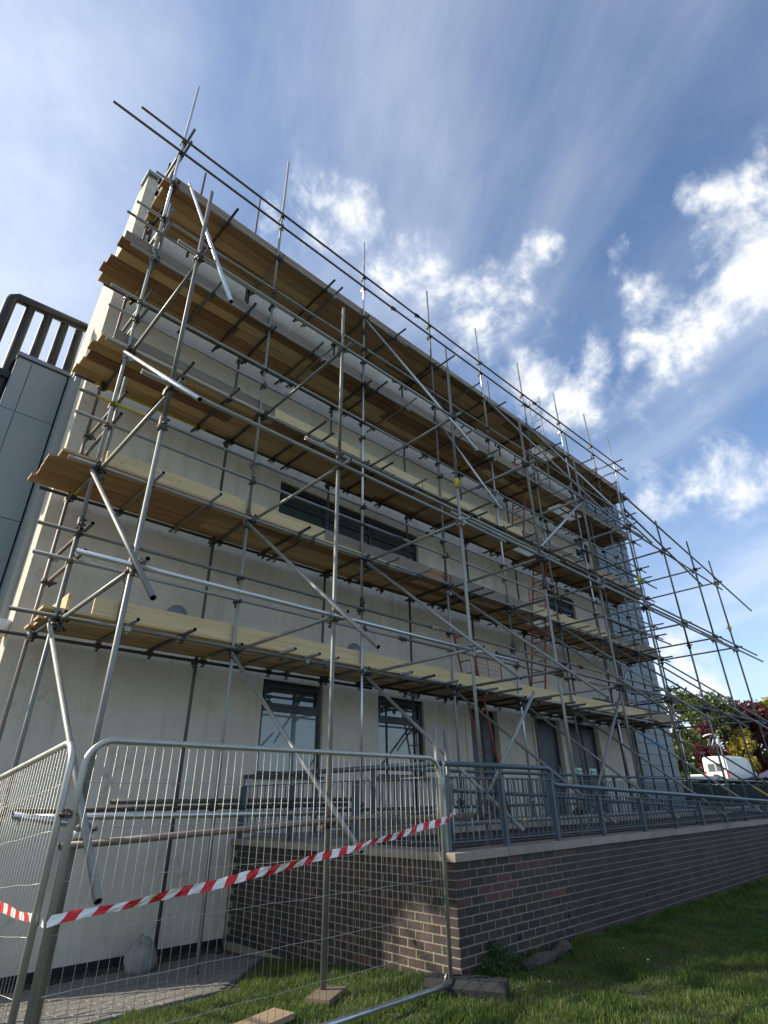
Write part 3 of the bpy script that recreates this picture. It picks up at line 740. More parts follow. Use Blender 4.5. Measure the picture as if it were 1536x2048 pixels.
# coupler meshes ------------------------------------------------
def clamp(mb, c, axis, rad=.034, w=.026):
    """a band round the tube plus its bolt, nut and flap"""
    c = Vector(c); a = Vector(axis)
    mb.tube(c-a*w, c+a*w, rad, 8)
    p = a.orthogonal().normalized(); q = a.cross(p)
    mb.tube(c+p*.036-q*.045, c+p*.036+q*.055, .009, 6); mb.tube(c+p*.036+q*.035, c+p*.036+q*.052, .017, 6)
    mb.tube(c-p*.02-q*.05, c-p*.02-q*.01, .014, 6)
cp = MB(); clamp(cp, (0, 0, 0), (0, 0, 1)); clamp(cp, (0, -.055, 0), (1, 0, 0)); cp_x = cp.mesh('coupler', M['fit'])
cp = MB(); clamp(cp, (0, 0, 0), (0, 0, 1)); clamp(cp, (.055, 0, 0), (0, 1, 0)); cp_y = cp.mesh('coupler', M['fit'])
cp = MB(); clamp(cp, (0, 0, 0), (0, 0, 1), .033, .07); cp.tube((.03, -.02, -.05), (.05, -.02, -.05), .012, 6); cp.tube((.03, -.02, .05), (.05, -.02, .05), .012, 6); cp_s = cp.mesh('sleeve_coupler', M['fit'])
cp = MB(); cp.box(-.03, .03, -.02, .02, -.035, .02); cp.tube((0, 0, -.07), (0, 0, -.03), .012, 6); cp.tube((-.012, .02, -.055), (-.012, .05, -.055), .01, 6); cp_p = cp.mesh('putlog_coupler', M['fit'])
def cpl(kind, p, mat=None, name='coupler'):
    q = Matrix.Rotation(random.uniform(-.15, .15), 4, 'Z').to_quaternion()
    if random.random() < .5 and kind is not cp_p: q = q @ Matrix.Rotation(PI, 4, 'X').to_quaternion()
    inst(name, kind, sc, Vector(p)-OR, q, scale=(1.18, 1.18, 1.18), mat=M['fitnew'] if (mat is None and random.random() < .16) else (mat and M[mat]))
TOPO = [13.40, 13.42, 12.75, 12.85, 12.95, 12.95, 12.95, 13.2, 13.1]
omat = ['galv', 'galv', 'bright', 'galv', 'bright', 'galv', 'bright', 'galv', 'bright']
for i, x in enumerate(SX):
    zb = (-1.68 if x < 4.9 else -.44)
    cuts = [zb, 3.1+.9*(i % 2), 8.6+.7*(i % 3)-.4, TOPO[i]]
    for k in range(3):
        mt = omat[i]
        if i == 0: mt = ['galv', 'galv', 'bright'][k]
        if i == 2 and k == 0: mt = 'bright'
        st('standard', (x, YO, cuts[k]+.002), (x, YO, cuts[k+1]-.002), mt)
        if k: cpl(cp_s, (x, YO, cuts[k]), None, 'sleeve_coupler')
    for k, (z0, z1) in enumerate(((zb if x < 4.9 else -.44, 5.0), (5.0, 10.2+(.0 if i % 2 else .3)))):
        st('standard', (x, YI, z0+.002), (x, YI, z1-.002), 'dark' if i else 'rusty')
    MB().box(x-.075, x+.075, YO-.075, YO+.075, zb-.004, zb+.004).build('base_plate', M['fit'], sc).location = -OR
    MB().box(x-.075, x+.075, YI-.075, YI+.075, zb-.004, zb+.004).build('base_plate', M['fit'], sc).location = -OR
# extra poles that rise past the top deck at the back (seen against the sky)
for (x, z0, z1) in ((1.60, 9.6, 12.1), (2.35, 9.8, 12.6), (3.72, 9.6, 13.1), (10.6, 10, 12.8), (12.77, 10, 12.7), (17.9, 10, 13.0)):
    st('standard', (x, YI-.05 if x > 2 else YI-.05, z0), (x, YI-.05, z1), 'dark')
# ledgers -------------------------------------------------------
for l in range(5):
    segs = [(1.12 if l != 0 else .95, 7.6), (7.0, 13.4), (12.9, 20.0)]
    for k, (a, b) in enumerate(segs):
        dz = .0 if k % 2 == 0 else .05
        st('ledger', (a+random.uniform(-.1, .1), YO-.05, lz(l, a)+dz), (b, YO-.05, lz(l, b)+dz), 'galv')
        if l == 0: a = .2 if k == 0 else a
        st('ledger', (a, YI-.05, lz(l, a)+dz), (b-.2, YI-.05, lz(l, b)+dz), 'dark', paint=((.3, 2.2, M['yel']) if (l == 2 and k == 0) else ((3.0, 4.1, M['blue']) if (l == 3 and k == 0) else None)))
    for x in SX:
        cpl(cp_x, (x, YO, lz(l, x))); cpl(cp_x, (x, YI, lz(l, x)))
# putlogs under the boards, ends projecting towards the lawn
PUT = {0: [2.32, 3.04, 4.57, 5.06, 5.41, 7.07, 7.6, 8.3, 9.55, 9.95, 11.5, 12.46, 12.9, 13.72, 14.3, 15.0, 16.4, 17.0, 18.3, 18.8],
       1: [2.27, 3.13, 4.76, 5.02, 6.79, 7.66, 9.3, 9.7, 10.97, 11.74, 12.3, 13.9, 14.4, 14.9, 16.3, 16.9, 18.4],
       2: [2.37, 3.18, 4.82, 5.13, 6.65, 7.66, 9.56, 9.9, 11.85, 12.2, 13.8, 14.5, 16.2, 16.8, 18.4],
       3: [2.6, 3.3, 4.79, 5.02, 6.54, 7.43, 9.4, 10.61, 11.9, 12.4, 13.9, 14.6, 16.4, 16.9, 18.5],
       4: [2.66, 5.03, 5.29, 7.19, 8.77, 10.12, 11.39, 13.2, 14.5, 16.2, 16.9, 18.4]}
for l in range(5):
    for x in PUT[l]+SX:
        isb = x in SX; e = (6.68 if not isb else 6.93)+random.uniform(-.06, .05)
        if isb and l < 3: e = 6.93
        xx = x+(.07 if isb else random.uniform(-.02, .02)); xa = xx+random.uniform(-.04, .04)
        if random.random() < .12: e -= .25
        st('putlog', (xx, e, lz(l, x)+.05), (xa, 8.36 if random.random() < .5 else 8.27, lz(l, x)+.05), 'dark' if random.random() < .5 else 'galv', paint=((.9, 1.3, M['yel']) if random.random() < .08 else None))
        if not isb or True: cpl(cp_p, (xx, YO-.05, lz(l, x)+.01), None, 'putlog_coupler')
        cpl(cp_p, (xa, YI-.05, lz(l, x)+.01), None, 'putlog_coupler')
# guard rails, couplers, toe boards and decks
GR = [(2.60, 2.96), (4.61, 4.97), (6.60, 6.98), (8.62, 9.0), (10.98, 11.37)]
for l in range(5):
    for gi, z in enumerate(GR[l]):
        x0 = 1.10-.04*gi
        if l == 4: x0 = (.25, .68)[gi]
        kz = LK[l]+.004
        zf = lambda x: z+kz*max(0, x-4)
        br = [x0, 7.15+.9*gi, 13.2+.5*gi, 19.9 if l < 4 else 20.4]
        for k in range(3):
            mt = 'galv' if l < 4 else 'dark'
            p = None
            if l == 1 and gi == 1 and k == 0: p = (.25, .95, M['yel'])
            st('guard_rail', (br[k]+.002, YO-.05, zf(br[k])), (br[k+1]-.002, YO-.05, zf(br[k+1])), mt, paint=p)
            if k: cpl(cp_s, (0, 0, 0), None, 'sleeve_coupler'); o = COL.objects[-1]; o.location = Vector((br[k], YO-.05, zf(br[k])))-OR; o.rotation_quaternion = Matrix.Rotation(PI/2, 4, 'Y').to_quaternion()
        for x in SX: cpl(cp_x, (x, YO, zf(x)))
        # short end rail across the left end
        st('guard_rail', (1.58, YO-.33, z+.05), (1.56, 8.3, z+.05), 'rusty' if l < 2 else 'galv')
        cpl(cp_y, (1.52, YI, z+.05))
        st('guard_rail', (19.46, YO-.35, zf(19.4)+.05), (19.46, 8.3, zf(19.4)+.05), 'dark')
BW = .225
deckx0 = [1.42, 1.02, 1.12, 1.02, 1.40]; deckx1 = [19.5, 19.5, 19.4, 19.1, 20.2]
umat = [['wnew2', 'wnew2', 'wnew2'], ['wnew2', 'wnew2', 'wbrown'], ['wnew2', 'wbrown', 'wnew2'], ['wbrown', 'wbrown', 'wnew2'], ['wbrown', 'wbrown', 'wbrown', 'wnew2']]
def board(name, x0, x1, yc, z0, z1, mat, w=BW, t=.038, vertical=False):
    L = x1-x0; hw = w/2-.005
    fa_ = BF
    if not vertical:
        c = .009; hw = w/2-.0025
        pr = [(-hw+c, 0), (hw-c, 0), (hw, c), (hw, t), (-hw, t), (-hw, c)]
        v = [(-L/2, a, b) for a, b in pr]+[(L/2, a, b) for a, b in pr]
        fa_ = [(i, (i+1) % 6, (i+1) % 6+6, i+6)[::-1] for i in range(6)]+[(0, 1, 2, 3, 4, 5), (11, 10, 9, 8, 7, 6)]
    else: v = box_v(-L/2, L/2, 0, t, 0, w)
    dz = (z1-z0)
    v = [(a, b, c+dz*(a/L)) for a, b, c in v]
    o = mesh_obj(name, v, fa_, M[mat], sc, loc=Vector(((x0+x1)/2, yc, (z0+z1)/2))-OR); return o
holes = {0: (9.4, 10.6), 1: (12.3, 13.3), 2: (12.2, 13.2), 3: (14.6, 16.2), 4: (14.1, 15.2)}
for l in range(5):
    for j in range(5):
        yc = 7.155+j*.229; x = deckx0[l]+(random.uniform(-.06, .06))+(.02*j); first = True
        if l in (1, 2, 3): x -= .03*j-.02
        ln = random.choice([3.9, 3.0, 2.4])
        while x < deckx1[l]-.05:
            e = min(x+ln, deckx1[l]+random.uniform(-.05, .08))
            h = holes[l]
            if j in (1, 2) and l and x < h[0] < e: e = h[0]
            if j in (1, 2) and l and h[0] <= x < h[1]: x = h[1]; continue
            if e-x > .3:
                zz0 = lz(l, x)+.076+random.uniform(0, .006); zz1 = lz(l, e)+.076
                mt = random.choice(umat[l])
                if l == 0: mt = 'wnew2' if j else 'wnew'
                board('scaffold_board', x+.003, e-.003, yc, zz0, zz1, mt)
            x = e; ln = 3.9
            if first: ln = 3.9; first = False
TOE = {0: [(1.9, 5.6, 'wnew'), (5.6, 9.5, 'wnew'), (9.5, 13.4, 'wnew'), (13.4, 17.3, 'wnew'), (17.3, 19.4, 'wtan')],
       1: [(1.62, 5.35, 'wnew'), (5.35, 8.0, 'wgrey'), (8.0, 8.75, 'wbrown'), (8.78, 11.9, 'wsplat'), (11.95, 16.05, 'wnew'), (16.1, 19.3, 'wgrey')],
       2: [(1.3, 4.1, 'wgrey'), (4.12, 8.0, 'wnew'), (8.02, 11.9, 'wnew'), (12, 15.2, 'wgrey'), (15.2, 19.2, 'wtan')],
       3: [(1.05, 4.95, 'wsplat'), (4.98, 8.9, 'wgrey'), (8.92, 12.4, 'wtan'), (12.45, 16.2, 'wgrey'), (16.2, 19.1, 'wgrey')],
       4: [(1.45, 5.3, 'wtan'), (5.3, 9.2, 'wtan'), (9.2, 13.1, 'wtan'), (13.1, 14.9, 'wgrey'), (15.0, 19.2, 'wtan')]}
for l in range(5):
    for (a, b, mt) in TOE[l]:
        board('toe_board', a+.004, b-.004, 7.085, lz(l, a)+.116, lz(l, b)+.116+random.uniform(-.01, .01), mt, vertical=True)
    e = mesh_obj('toe_board', box_v(0, .038, 0, 1.02, 0, .225), BF, M['wnew' if l < 2 else 'wtan'], sc, loc=Vector((1.62, 7.14, lz(l, 1.6)+.116))-OR)
    e2 = mesh_obj('toe_board', box_v(0, .038, 0, 1.02, 0, .225), BF, M['wtan'], sc, loc=Vector((19.3, 7.14, lz(l, 19.3)+.116))-OR)
# third, buttress row -------------------------------------------
TOP3 = [7.20, 6.75, 7.08, 7.10, 7.08, 7.35, 6.95, 7.0, 6.85]
for i, x in enumerate(SX):
    x = x if i != 2 else 6.28
    zb = -1.53 if x < 4.9 else -.75
    mid = 3.4+.6*(i % 3)
    st('standard', (x, Y3, zb), (x, Y3, mid), 'galv'); st('standard', (x, Y3, mid+.004), (x, Y3, TOP3[i]), 'galv')
    cpl(cp_s, (x, Y3, mid), 'yel' if i % 3 == 2 else None, 'sleeve_coupler')
    MB().box(x-.075, x+.075, Y3-.075, Y3+.075, zb-.006, zb+.002).build('base_plate', M['fit'], sc).location = -OR
    for l in range(3):
        z = lz(l, x)-.0
        st('transom', (x+.055, Y3-.18, z-.02), (x+.055, YO+.1, z-.02), 'galv')
        cpl(cp_y, (x, Y3, z-.02)); cpl(cp_y, (x, YO, z-.02)); cpl(cp_x, (x, Y3, z-.09))
        # raking brace running down and out, its foot end left long
        if l < 3:
            ztop = z-.12; yt = YO-.12; yb, zb2 = (3.93+.1*random.uniform(-1, 1)), z-2.02-.45
            if l == 0 and x > 4.5: yb, zb2 = 4.22, -.34
            if l == 0 and x < 4.5: yb, zb2 = (3.97 if i == 0 else 4.25), (-.50 if i == 0 else -.40)
            if l == 2: yb, zb2 = (3.77 if i == 0 else 4.5), (3.06 if i == 0 else 3.75)
            if l == 1: yb, zb2 = 4.0, 1.35
            mt = 'galv'
            if l == 2 and i % 2: continue
            if l == 2 and i > 1: continue
            st('raking_brace', (x-.06, yt, ztop), (x-.06, yb, zb2), 'bright' if (l == 2 and i == 0) else mt, paint=((.6, 1.2, M['blue']) if (l == 0 and i == 6) else ((2.6, 3.3, M['yel']) if (l == 0 and i > 6) else None)))
            cpl(cp_y, (x, Y3, ztop-1.95)); cpl(cp_y, (x, YO, ztop))
# long steep braces from the upper ledger
st('raking_brace', (1.72, 6.72, 9.88), (1.72, 4.08, 4.70), 'bright'); st('raking_brace', (6.20, 7.1, 10.15), (6.20, 4.26, 4.92), 'bright')
st('raking_brace', (8.6, 6.92, 8.1), (8.6, 5.5, 5.2), 'bright'); st('raking_brace', (10.80, 6.95, 10.1), (10.80, 4.3, 5.4), 'galv'); st('raking_brace', (13.05, 6.95, 10.2), (13.05, 4.3, 5.4), 'bright')
# ledgers of the buttress row
for l, segs in {0: [(1.05, 7.3, 'bright'), (6.8, 13.2, 'galv'), (12.8, 19.9, 'galv')], 1: [(1.2, 7.4, 'galv'), (7.0, 13.4, 'galv'), (13.0, 19.4, 'galv'), (16.5, 21.9, 'galv')], 2: [(1.25, 7.2, 'galv'), (6.9, 13.4, 'galv'), (13.1, 19.7, 'galv')]}.items():
    for k, (a, b, mt) in enumerate(segs):
        z = LZ[l]-.06+.05*(k % 2)
        st('ledger', (a, Y3-.05, z), (b, Y3-.05, z), mt)
for (a, b, dz, dy) in ((6.1, 12.3, .10, .05), (12.2, 18.4, .10, .05), (9.5, 15.7, .16, .0), (15.6, 21.6, .16, .0), (3.3, 9.4, .18, .06)):
    st('ledger', (a, Y3+dy, LZ[1]+dz), (b, Y3+dy, LZ[1]+dz), 'galv')
# facade braces in the buttress plane
st('facade_brace', (13.04, Y3-.1, 6.89), (19.6, Y3-.1, 6.11), 'galv'); st('facade_brace', (19.0, Y3-.08, 6.20), (22.45, Y3-.08, 5.76), 'galv')
st('facade_brace', (12.9, Y3-.12, 6.40), (17.5, Y3-.12, 5.50), 'galv')
st('facade_brace', (11.38, Y3+.08, 2.22), (8.82, Y3+.08, -.50), 'galv'); st('facade_brace', (7.9, Y3+.08, 1.47), (6.4, Y3+.08, -.02), 'galv'); st('facade_brace', (11.08, Y3+.08, 6.1), (8.81, Y3+.08, 4.23), 'bright')
# foot ties near the ground
st('ledger', (1.40, Y3-.12, -.25), (5.3, Y3-.12, -.11), 'rusty'); st('ledger', (1.12, Y3+.06, -.06), (1.62, Y3+.03, -.14), 'bright')
st('ledger', (1.6, YO-.05, -.05), (5.9, YO-.05, -.05), 'dark'); st('ledger', (2.5, YO-.11, .02), (4.1, YO-.11, .02), 'dark'); st('ledger', (4.2, YO-.11, .02), (6.0, YO-.11, .02), 'dark')
st('ledger', (1.2, 5.2, -.08), (3.8, 4.86, -.10), 'bright'); st('ledger', (5.3, Y3-.10, -.25), (11.5, Y3-.10, -.25), 'galv', paint=(1.55, 1.72, M['yel'])); st('ledger', (11.3, Y3-.04, -.25), (17.5, Y3-.04, -.25), 'galv'); st('ledger', (17.4, Y3-.10, -.25), (21, Y3-.10, -.25), 'galv')
st('ledger', (5.2, YO-.05, -.12), (11.2, YO-.05, -.12), 'dark'); st('ledger', (11.1, YO-.11, -.12), (17.1, YO-.11, -.12), 'dark')
for x in SX: cpl(cp_x, (x, Y3, -.2)); cpl(cp_x, (x, YO, -.05))
# mid-bay spare uprights near the left end
st('upright', (2.2, YO-.02, 1.95), (2.2, YO-.02, 3.7), 'galv'); st('upright', (1.75, YI-.1, 2.05), (1.75, YI-.1, 3.9), 'rusty'); st('upright', (1.62, YO+.12, 4.05), (1.62, YO+.12, 5.6), 'galv'); st('upright', (1.62, YO+.12, 8.1), (1.62, YO+.12, 9.7), 'galv'); st('upright', (1.66, YI-.3, 10.1), (1.66, YI-.3, 12.3), 'dark')
for z in (2.6, 2.96): cpl(cp_x, (2.2, YO-.02, z))
# raking ties at the right end of the building
for (zz_, e) in ((8.0, 2.2), (6.0, 1.6), (4.0, 1.9), (2.1, 1.8)):
    st('ledger', (15.0, 6.9-.1, zz_+.55), (19.9, 6.9-.1, zz_+.55), 'dark')
    st('ledger', (15.0, 7.45, zz_+.3), (19.8, 7.45, zz_+.3), 'dark')
for x in (16.4, 18.5): st('upright', (x, YO+.1, .0), (x, YO+.1, 9.9), 'dark')
# ------------------------------------------------------------------ ladders and gates
def ladder(name, a, b, wid, mat, label, cat='ladder', grp=None):
    a, b = Vector(a), Vector(b); o = thing(name, label, cat, a, grp)
    L = (b-a).length; h = Vector((0, wid/2, 0))
    for s in (-1, 1): MB().tube(h*s, (b-a)+h*s, .021, 8).build('stile', mat, o)
    n = int(L/.27); me = MB().tube((0, -wid/2, 0), (0, wid/2, 0), .013, 6).mesh('rung', mat)
    for i in range(1, n+1): inst('rung', me, o, (b-a)*(i/(n+.6)))
    return o
ladder('ladder', (10.42, 7.55, -.43), (9.55, 7.55, 3.35), .42, M['orange'], 'orange-red ladder leaning from the terrace through the lowest deck')
ladder('ladder', (12.45, 7.62, 2.05), (13.55, 7.62, 6.1), .40, M['red'], 'red ladder rising from the first to the second deck in mid scaffold')
ladder('ladder', (12.45, 7.62, 6.15), (13.45, 7.62, 10.0), .40, M['red'], 'dark red ladder rising from the third to the fourth deck')
ladder('ladder', (14.55, 7.62, 8.2), (14.9, 7.62, 12.75), .40, M['galv'], 'grey ladder poking up above the top deck against the cloud')
def gate(x, z, w, h, label):
    o = thing('ladder_gate', label, 'gate', (x, 7.25, z)); k = MB()
    k.tube((0, 0, 0), (w, 0, 0), .012); k.tube((0, 0, h), (w, 0, h), .012); k.tube((0, 0, 0), (0, 0, h), .012); k.tube((w, 0, 0), (w, 0, h), .012); k.tube((w*.5, 0, 0), (w*.5, 0, h), .008)
    k.build('gate_frame', M['red'], o)
    k = MB()
    for i in range(1, 16): k.tube((w*i/16, 0, 0), (w*i/16, 0, h), .0028, 4)
    for i in range(1, 8): k.tube((0, 0, h*i/8), (w, 0, h*i/8), .0028, 4)
    k.build('gate_mesh', M['red'], o)
gate(9.55, 2.12, .95, .72, 'red wire mesh safety gate on the lowest deck beside the ladder')
gate(12.1, 4.15, .85, .72, 'red wire mesh safety gate on the second deck beside the ladder')
gate(12.2, 8.22, .85, .55, 'small red safety gate high on the fourth deck')

# ------------------------------------------------------------------ loose tubes and boards
for k, (x, y, top) in enumerate(((5.04, 4.44, .74), (5.10, 4.50, .72), (5.16, 4.40, .70))):
    o = tube('loose_tube', (x, y, -.470), (x-.02, y, top), M['galv'], None)
    tag(o, ['tallest', 'middle', 'shortest'][k]+' of the three upright scaffold tubes behind the railing corner post', 'tube', 'tubes standing at the railing corner')
for k in range(7):
    y = 5.05+.09*(k % 4); z = -.54+.05*(k//4)-.02
    o = tube('loose_tube', (5.9+.5*k, 6.15+.07*(k % 5), -.41+.05*(k//5)), (11.5+.9*k, 6.2+.07*(k % 5), -.41+.05*(k//5)), M['galv' if k % 2 else 'dark'], None)
    tag(o, ['nearest', 'second nearest', 'third nearest', 'fourth nearest', 'fifth nearest', 'second farthest', 'farthest'][k]+' of the spare scaffold tubes lying side by side behind the inner railing', 'tube', 'spare tubes lying on the terrace')
for k in range(6):
    o = mesh_obj('loose_board', box_v(-1.6, 1.6, -.11, .11, 0, .038), BF, M[['wgrey', 'wbrown', 'wtan'][k % 3]], None, loc=(7.0+.12*(k % 3), 6.7+.05*(k % 2), -.438+.0385*k)); o.rotation_euler.z = random.uniform(-.05, .05)
    tag(o, ['bottom', 'second', 'third', 'fourth', 'fifth', 'topmost'][k]+' old scaffold board of the stack on the left part of the terrace, counted upward', 'board', 'boards stacked on the terrace')
# sandbag at the inner standard foot
sbv = []; sbf = []
for i in range(9):
    t = i/8*PI
    for j in range(14):
        p = j/14*2*PI; rr = math.sin(t)**.55
        n_ = 1+.10*math.sin(3*p+i)+.08*math.cos(5*p-2*i)
        k_ = .23-.11*(i/8)**1.5; sbv.append((k_*rr*math.cos(p)*n_, k_*.8*rr*math.sin(p)*n_, .15-.17*math.cos(t)*(1+.09*math.sin(4*p+i))+.05*math.sin(p)*(i/8)))
for i in range(8):
    for j in range(14): a = i*14+j; b = i*14+(j+1) % 14; sbf.append((a, b, b+14, a+14))
o = mesh_obj('sandbag', sbv, sbf, M['bag'], None, smooth=True, loc=(3.55, 7.95, -1.76)); tag(o, 'grey sandbag slumped at the foot of a scaffold pole by the wall', 'sandbag')
# sole boards in the grass below the third row
for (x, y, rot, l_, mt, lab) in ((3.78, 4.72, .5, .20, 'wgrey', 'short timber sole board under the middle buttress pole'), (2.95, 4.50, .22, .30, 'wtan', 'pale timber offcut lying in the grass beside the fence foot rail'), (1.5, 4.82, .1, .35, 'wbrown', 'timber sole board under the leftmost buttress pole')):
    o = mesh_obj('sole_board', box_v(-l_, l_, -.11, .11, 0, .038), BF, M[mt], None, loc=(x, y, ground_z(x, y)+.02)); o.rotation_euler.z = rot; tag(o, lab, 'board')

# ------------------------------------------------------------------ temporary fence
def fence_panel(o0, dirv, length, ht, label, drop=0.0, grp=None):
    """o0 = foot of the near post; panel runs along dirv, vertical wires stay plumb"""
    o0 = Vector(o0); d = Vector(dirv); p = thing('mesh_fence', label, 'fence panel', o0, grp)
    def pt(s, h): return d*s+Vector((0, 0, h))
    rr = .16; ra = .0205
    arc = lambda sx, c: [pt(sx*0+ (rr-rr*math.cos(a) if c == 0 else length-rr+rr*math.sin(a)), ht-rr+rr*(math.sin(a) if c == 0 else math.cos(a))) for a in [i/8*PI/2 for i in range(9)]]
    path = [pt(0, -.10)]+arc(1, 0)+arc(1, 1)+[pt(length, -.10)]
    MB().path(path, ra, 12).build('frame_tube', M['fence'], p)
    MB().path([pt(.01, 0), pt(length-.01, 0)], ra*1.02, 12).build('bottom_rail', M['bright'], p)
    n = int(length/.061); wr = {}
    for i in range(1, n):
        s = i*length/n; top = ht
        if s < rr: top = ht-rr+math.sqrt(rr*rr-(rr-s)**2)
        if s > length-rr: top = ht-rr+math.sqrt(rr*rr-(s-length+rr)**2)
        top = round(top, 2)
        if top not in wr: wr[top] = MB().tube((0, 0, 0), (0, 0, top), .0016, 5).mesh('upright_wire', M['wire'])
        inst('upright_wire', wr[top], p, pt(s, 0))
    for h in (.25, .50, .76, 1.01, 1.27, 1.52):
        pts = [pt(length*i/14, h+.004*math.sin(i*2.3+h*9)) for i in range(15)]
        MB().path(pts, .0018, 5).build('cross_wire', M['wire'], p)
    for s in (length-.03,): MB().tube(pt(s-.05, .03), pt(s-.02, .09), .008, 6).build('corner_lug', M['fence'], p)
    return p
fence_panel((1.235, 4.0, -1.40), (1, 0, 0), 3.32, 1.765, 'galvanised mesh fence panel in front carrying the red and white tape')
fence_panel((1.165, 4.03, -1.40), Vector((-.012, .995, -.10)), 3.4, 1.765, 'galvanised mesh fence panel on the left running back towards the building')
for (x, y, rz, lab) in ((4.66, 3.92, R(-62), 'black plastic fence foot block beside the brick corner'), (1.2, 3.95, R(50), 'black plastic fence foot block under the joint of the two panels')):
    k = MB(); n = 8; L_ = .35; prof = [(-.115, 0), (-.115, .07), (-.085, .125), (.085, .125), (.115, .07), (.115, 0)]
    v = [(-L_, a, b) for a, b in prof]+[(-L_+.03, a*.95, b+.006) for a, b in prof]+[(L_-.03, a*.95, b+.006) for a, b in prof]+[(L_, a, b) for a, b in prof]
    fa = []
    for s in range(3):
        for i in range(6): j = (i+1) % 6; fa.append((s*6+i, s*6+j, (s+1)*6+j, (s+1)*6+i)[::-1])
    fa += [tuple(range(6)), tuple(range(23, 17, -1))]
    o = thing('ballast_block', lab, 'fence foot', (x, y, GZ-.01)); o.rotation_euler.z = rz
    mesh_obj('foot_block', v, fa, M['black'], o)
    for i in range(7):
        for s in (-1, 1): MB().box(-.27+i*.09-.03, -.27+i*.09+.03, s*.055-.022, s*.055+.022, .131, .137).build('grip_pad', M['black'], o)
    MB().box(-.12, .12, -.119, .119, -.004, .03).build('drain_notch', M['hole'], o)
# fence clamp at the joint
k = MB(); k.tube((1.15, 3.99, -.05), (1.25, 3.99, -.05), .010); k.box(1.185, 1.215, 3.97, 4.04, -.07, -.03); k.tube((1.2, 3.93, -.05), (1.2, 4.1, -.05), .008, 6)
tag(k.build('fence_clamp', M['fit']), 'steel clamp joining the two mesh fence panels', 'clamp')

# red and white tape
def tape(segs, w, pitch, label):
    v = []; fa = []; mi = []; 
    for pts in segs:
        pts = [Vector(p) for p in pts]; cum = [0]
        for a, b in zip(pts, pts[1:]): cum.append(cum[-1]+(b-a).length)
        def at(s):
            s = min(max(s, 0), cum[-1])
            for i in range(len(cum)-1):
                if s <= cum[i+1] or i == len(cum)-2: t = (s-cum[i])/(cum[i+1]-cum[i]); return pts[i].lerp(pts[i+1], t)
        n = int(cum[-1]/(pitch/2)); sk = w*.9; sub = 5
        for i in range(n):
            s0 = i*pitch/2
            for q in range(sub):
                a, b = s0+q*pitch/2/sub, s0+(q+1)*pitch/2/sub; base = len(v)
                for s in (a, b):
                    for hh in (-.5, 0, .5):
                        p = at(s+hh*sk); fold = .030*math.sin(s*6.3+1)*hh+.007*math.sin(s*47+hh*5)
                        v.append((p.x, p.y+fold-.004, p.z+.004*math.sin(s*11)+hh*w*(1-.30*max(0, math.sin(s*3.1+.6))**3)))
                fa += [(base, base+3, base+4, base+1), (base+1, base+4, base+5, base+2)]; mi += [i % 2]*2
    return tag(mesh_obj('barrier_tape', v, fa, None, None, mats=[M['tapew'], M['taper']], mi=mi), label, 'tape')
def sag(a, b, s, n=16): return [tuple(Vector(a).lerp(Vector(b), i/n)-Vector((0, 0, s*4*(i/n)*(1-i/n)))) for i in range(n+1)]
tape([sag((1.205, 3.955, -.565), (4.60, 3.96, -.165), .035)+sag((4.62, 3.965, -.16), (5.02, 4.22, -.10), .0, 4)], .052, .165, 'red and white striped tape stretched across the front fence panel')
tape([sag((1.19, 3.965, -.565), (1.08, 6.9, -.50), .03)], .052, .165, 'red and white striped tape running back along the left fence panel')

# ------------------------------------------------------------------ log, plant, litter
k = MB(); lv = []; lf = []
for i in range(19):
    t = i/18; cx, cy, cz = 5.66+.95*t, 4.035-.03*math.sin(t*5), -1.455+.03*t+.008*math.sin(t*9)
    rr_ = (.052+.010*math.sin(i*2.7)+.006*math.sin(i*5.1))*(.6 if i in (0, 18) else 1)*(.72 if i == 10 else 1)
    for j in range(11):
        p = j/11*2*PI; q = rr_*(1+.16*math.sin(3*p+i*.6)+.08*math.sin(7*p-i)); lv.append((cx, cy+q*math.cos(p), cz+q*math.sin(p)))
for i in range(18):
    for j in range(11): a = i*11+j; b = i*11+(j+1) % 11; lf.append((a, b, b+11, a+11))
lf += [tuple(range(10, -1, -1)), tuple(18*11+j for j in range(11))]
k.add(lv, lf, False)
tag(k.build('log', M['bark']), 'short rotten log lying in the grass at the wall foot', 'log')
def leaf_cloud(name, centres, n, size, mat, parent=None, flat=1.0):
    c = np.array([q[:3] for q in centres]); rad = np.array([q[3] for q in centres])
    pr_ = rad**2/np.sum(rad**2); idx = rng.choice(len(c), n, p=pr_)
    d = rng.normal(size=(n, 3)); d /= np.linalg.norm(d, axis=1)[:, None]; rr = rad[idx]*rng.uniform(.35, 1.08, n)**.6
    lump = 1+.22*np.sin(d[:, 0]*7+idx)*np.cos(d[:, 2]*6+idx*2)
    p = c[idx]+d*(rr*lump)[:, None]*np.array([1, 1, flat])
    a = rng.normal(size=(n, 3)); a /= np.linalg.norm(a, axis=1)[:, None]; b = np.cross(a, rng.normal(size=(n, 3))); b /= np.linalg.norm(b, axis=1)[:, None]
    s = size*rng.uniform(.5, 1.3, n)[:, None]
    V = np.stack([p-a*s, p-b*s*.5, p+a*s, p+b*s*.5], 1).astype(np.float32)
    me = bpy.data.meshes.new(name); me.vertices.add(n*4); me.vertices.foreach_set('co', V.ravel())
    me.loops.add(n*4); me.loops.foreach_set('vertex_index', np.arange(n*4)); me.polygons.add(n); me.polygons.foreach_set('loop_start', np.arange(n)*4)
    me.materials.append(mat); me.update(calc_edges=True); me.validate()
    o = bpy.data.objects.new(name, me); COL.objects.link(o)
    if parent: o.parent = parent
    return o
pl_ = thing('ivy_plant', 'leafy green weed growing against the brick corner', 'plant', (5.3, 4.1, GZ))
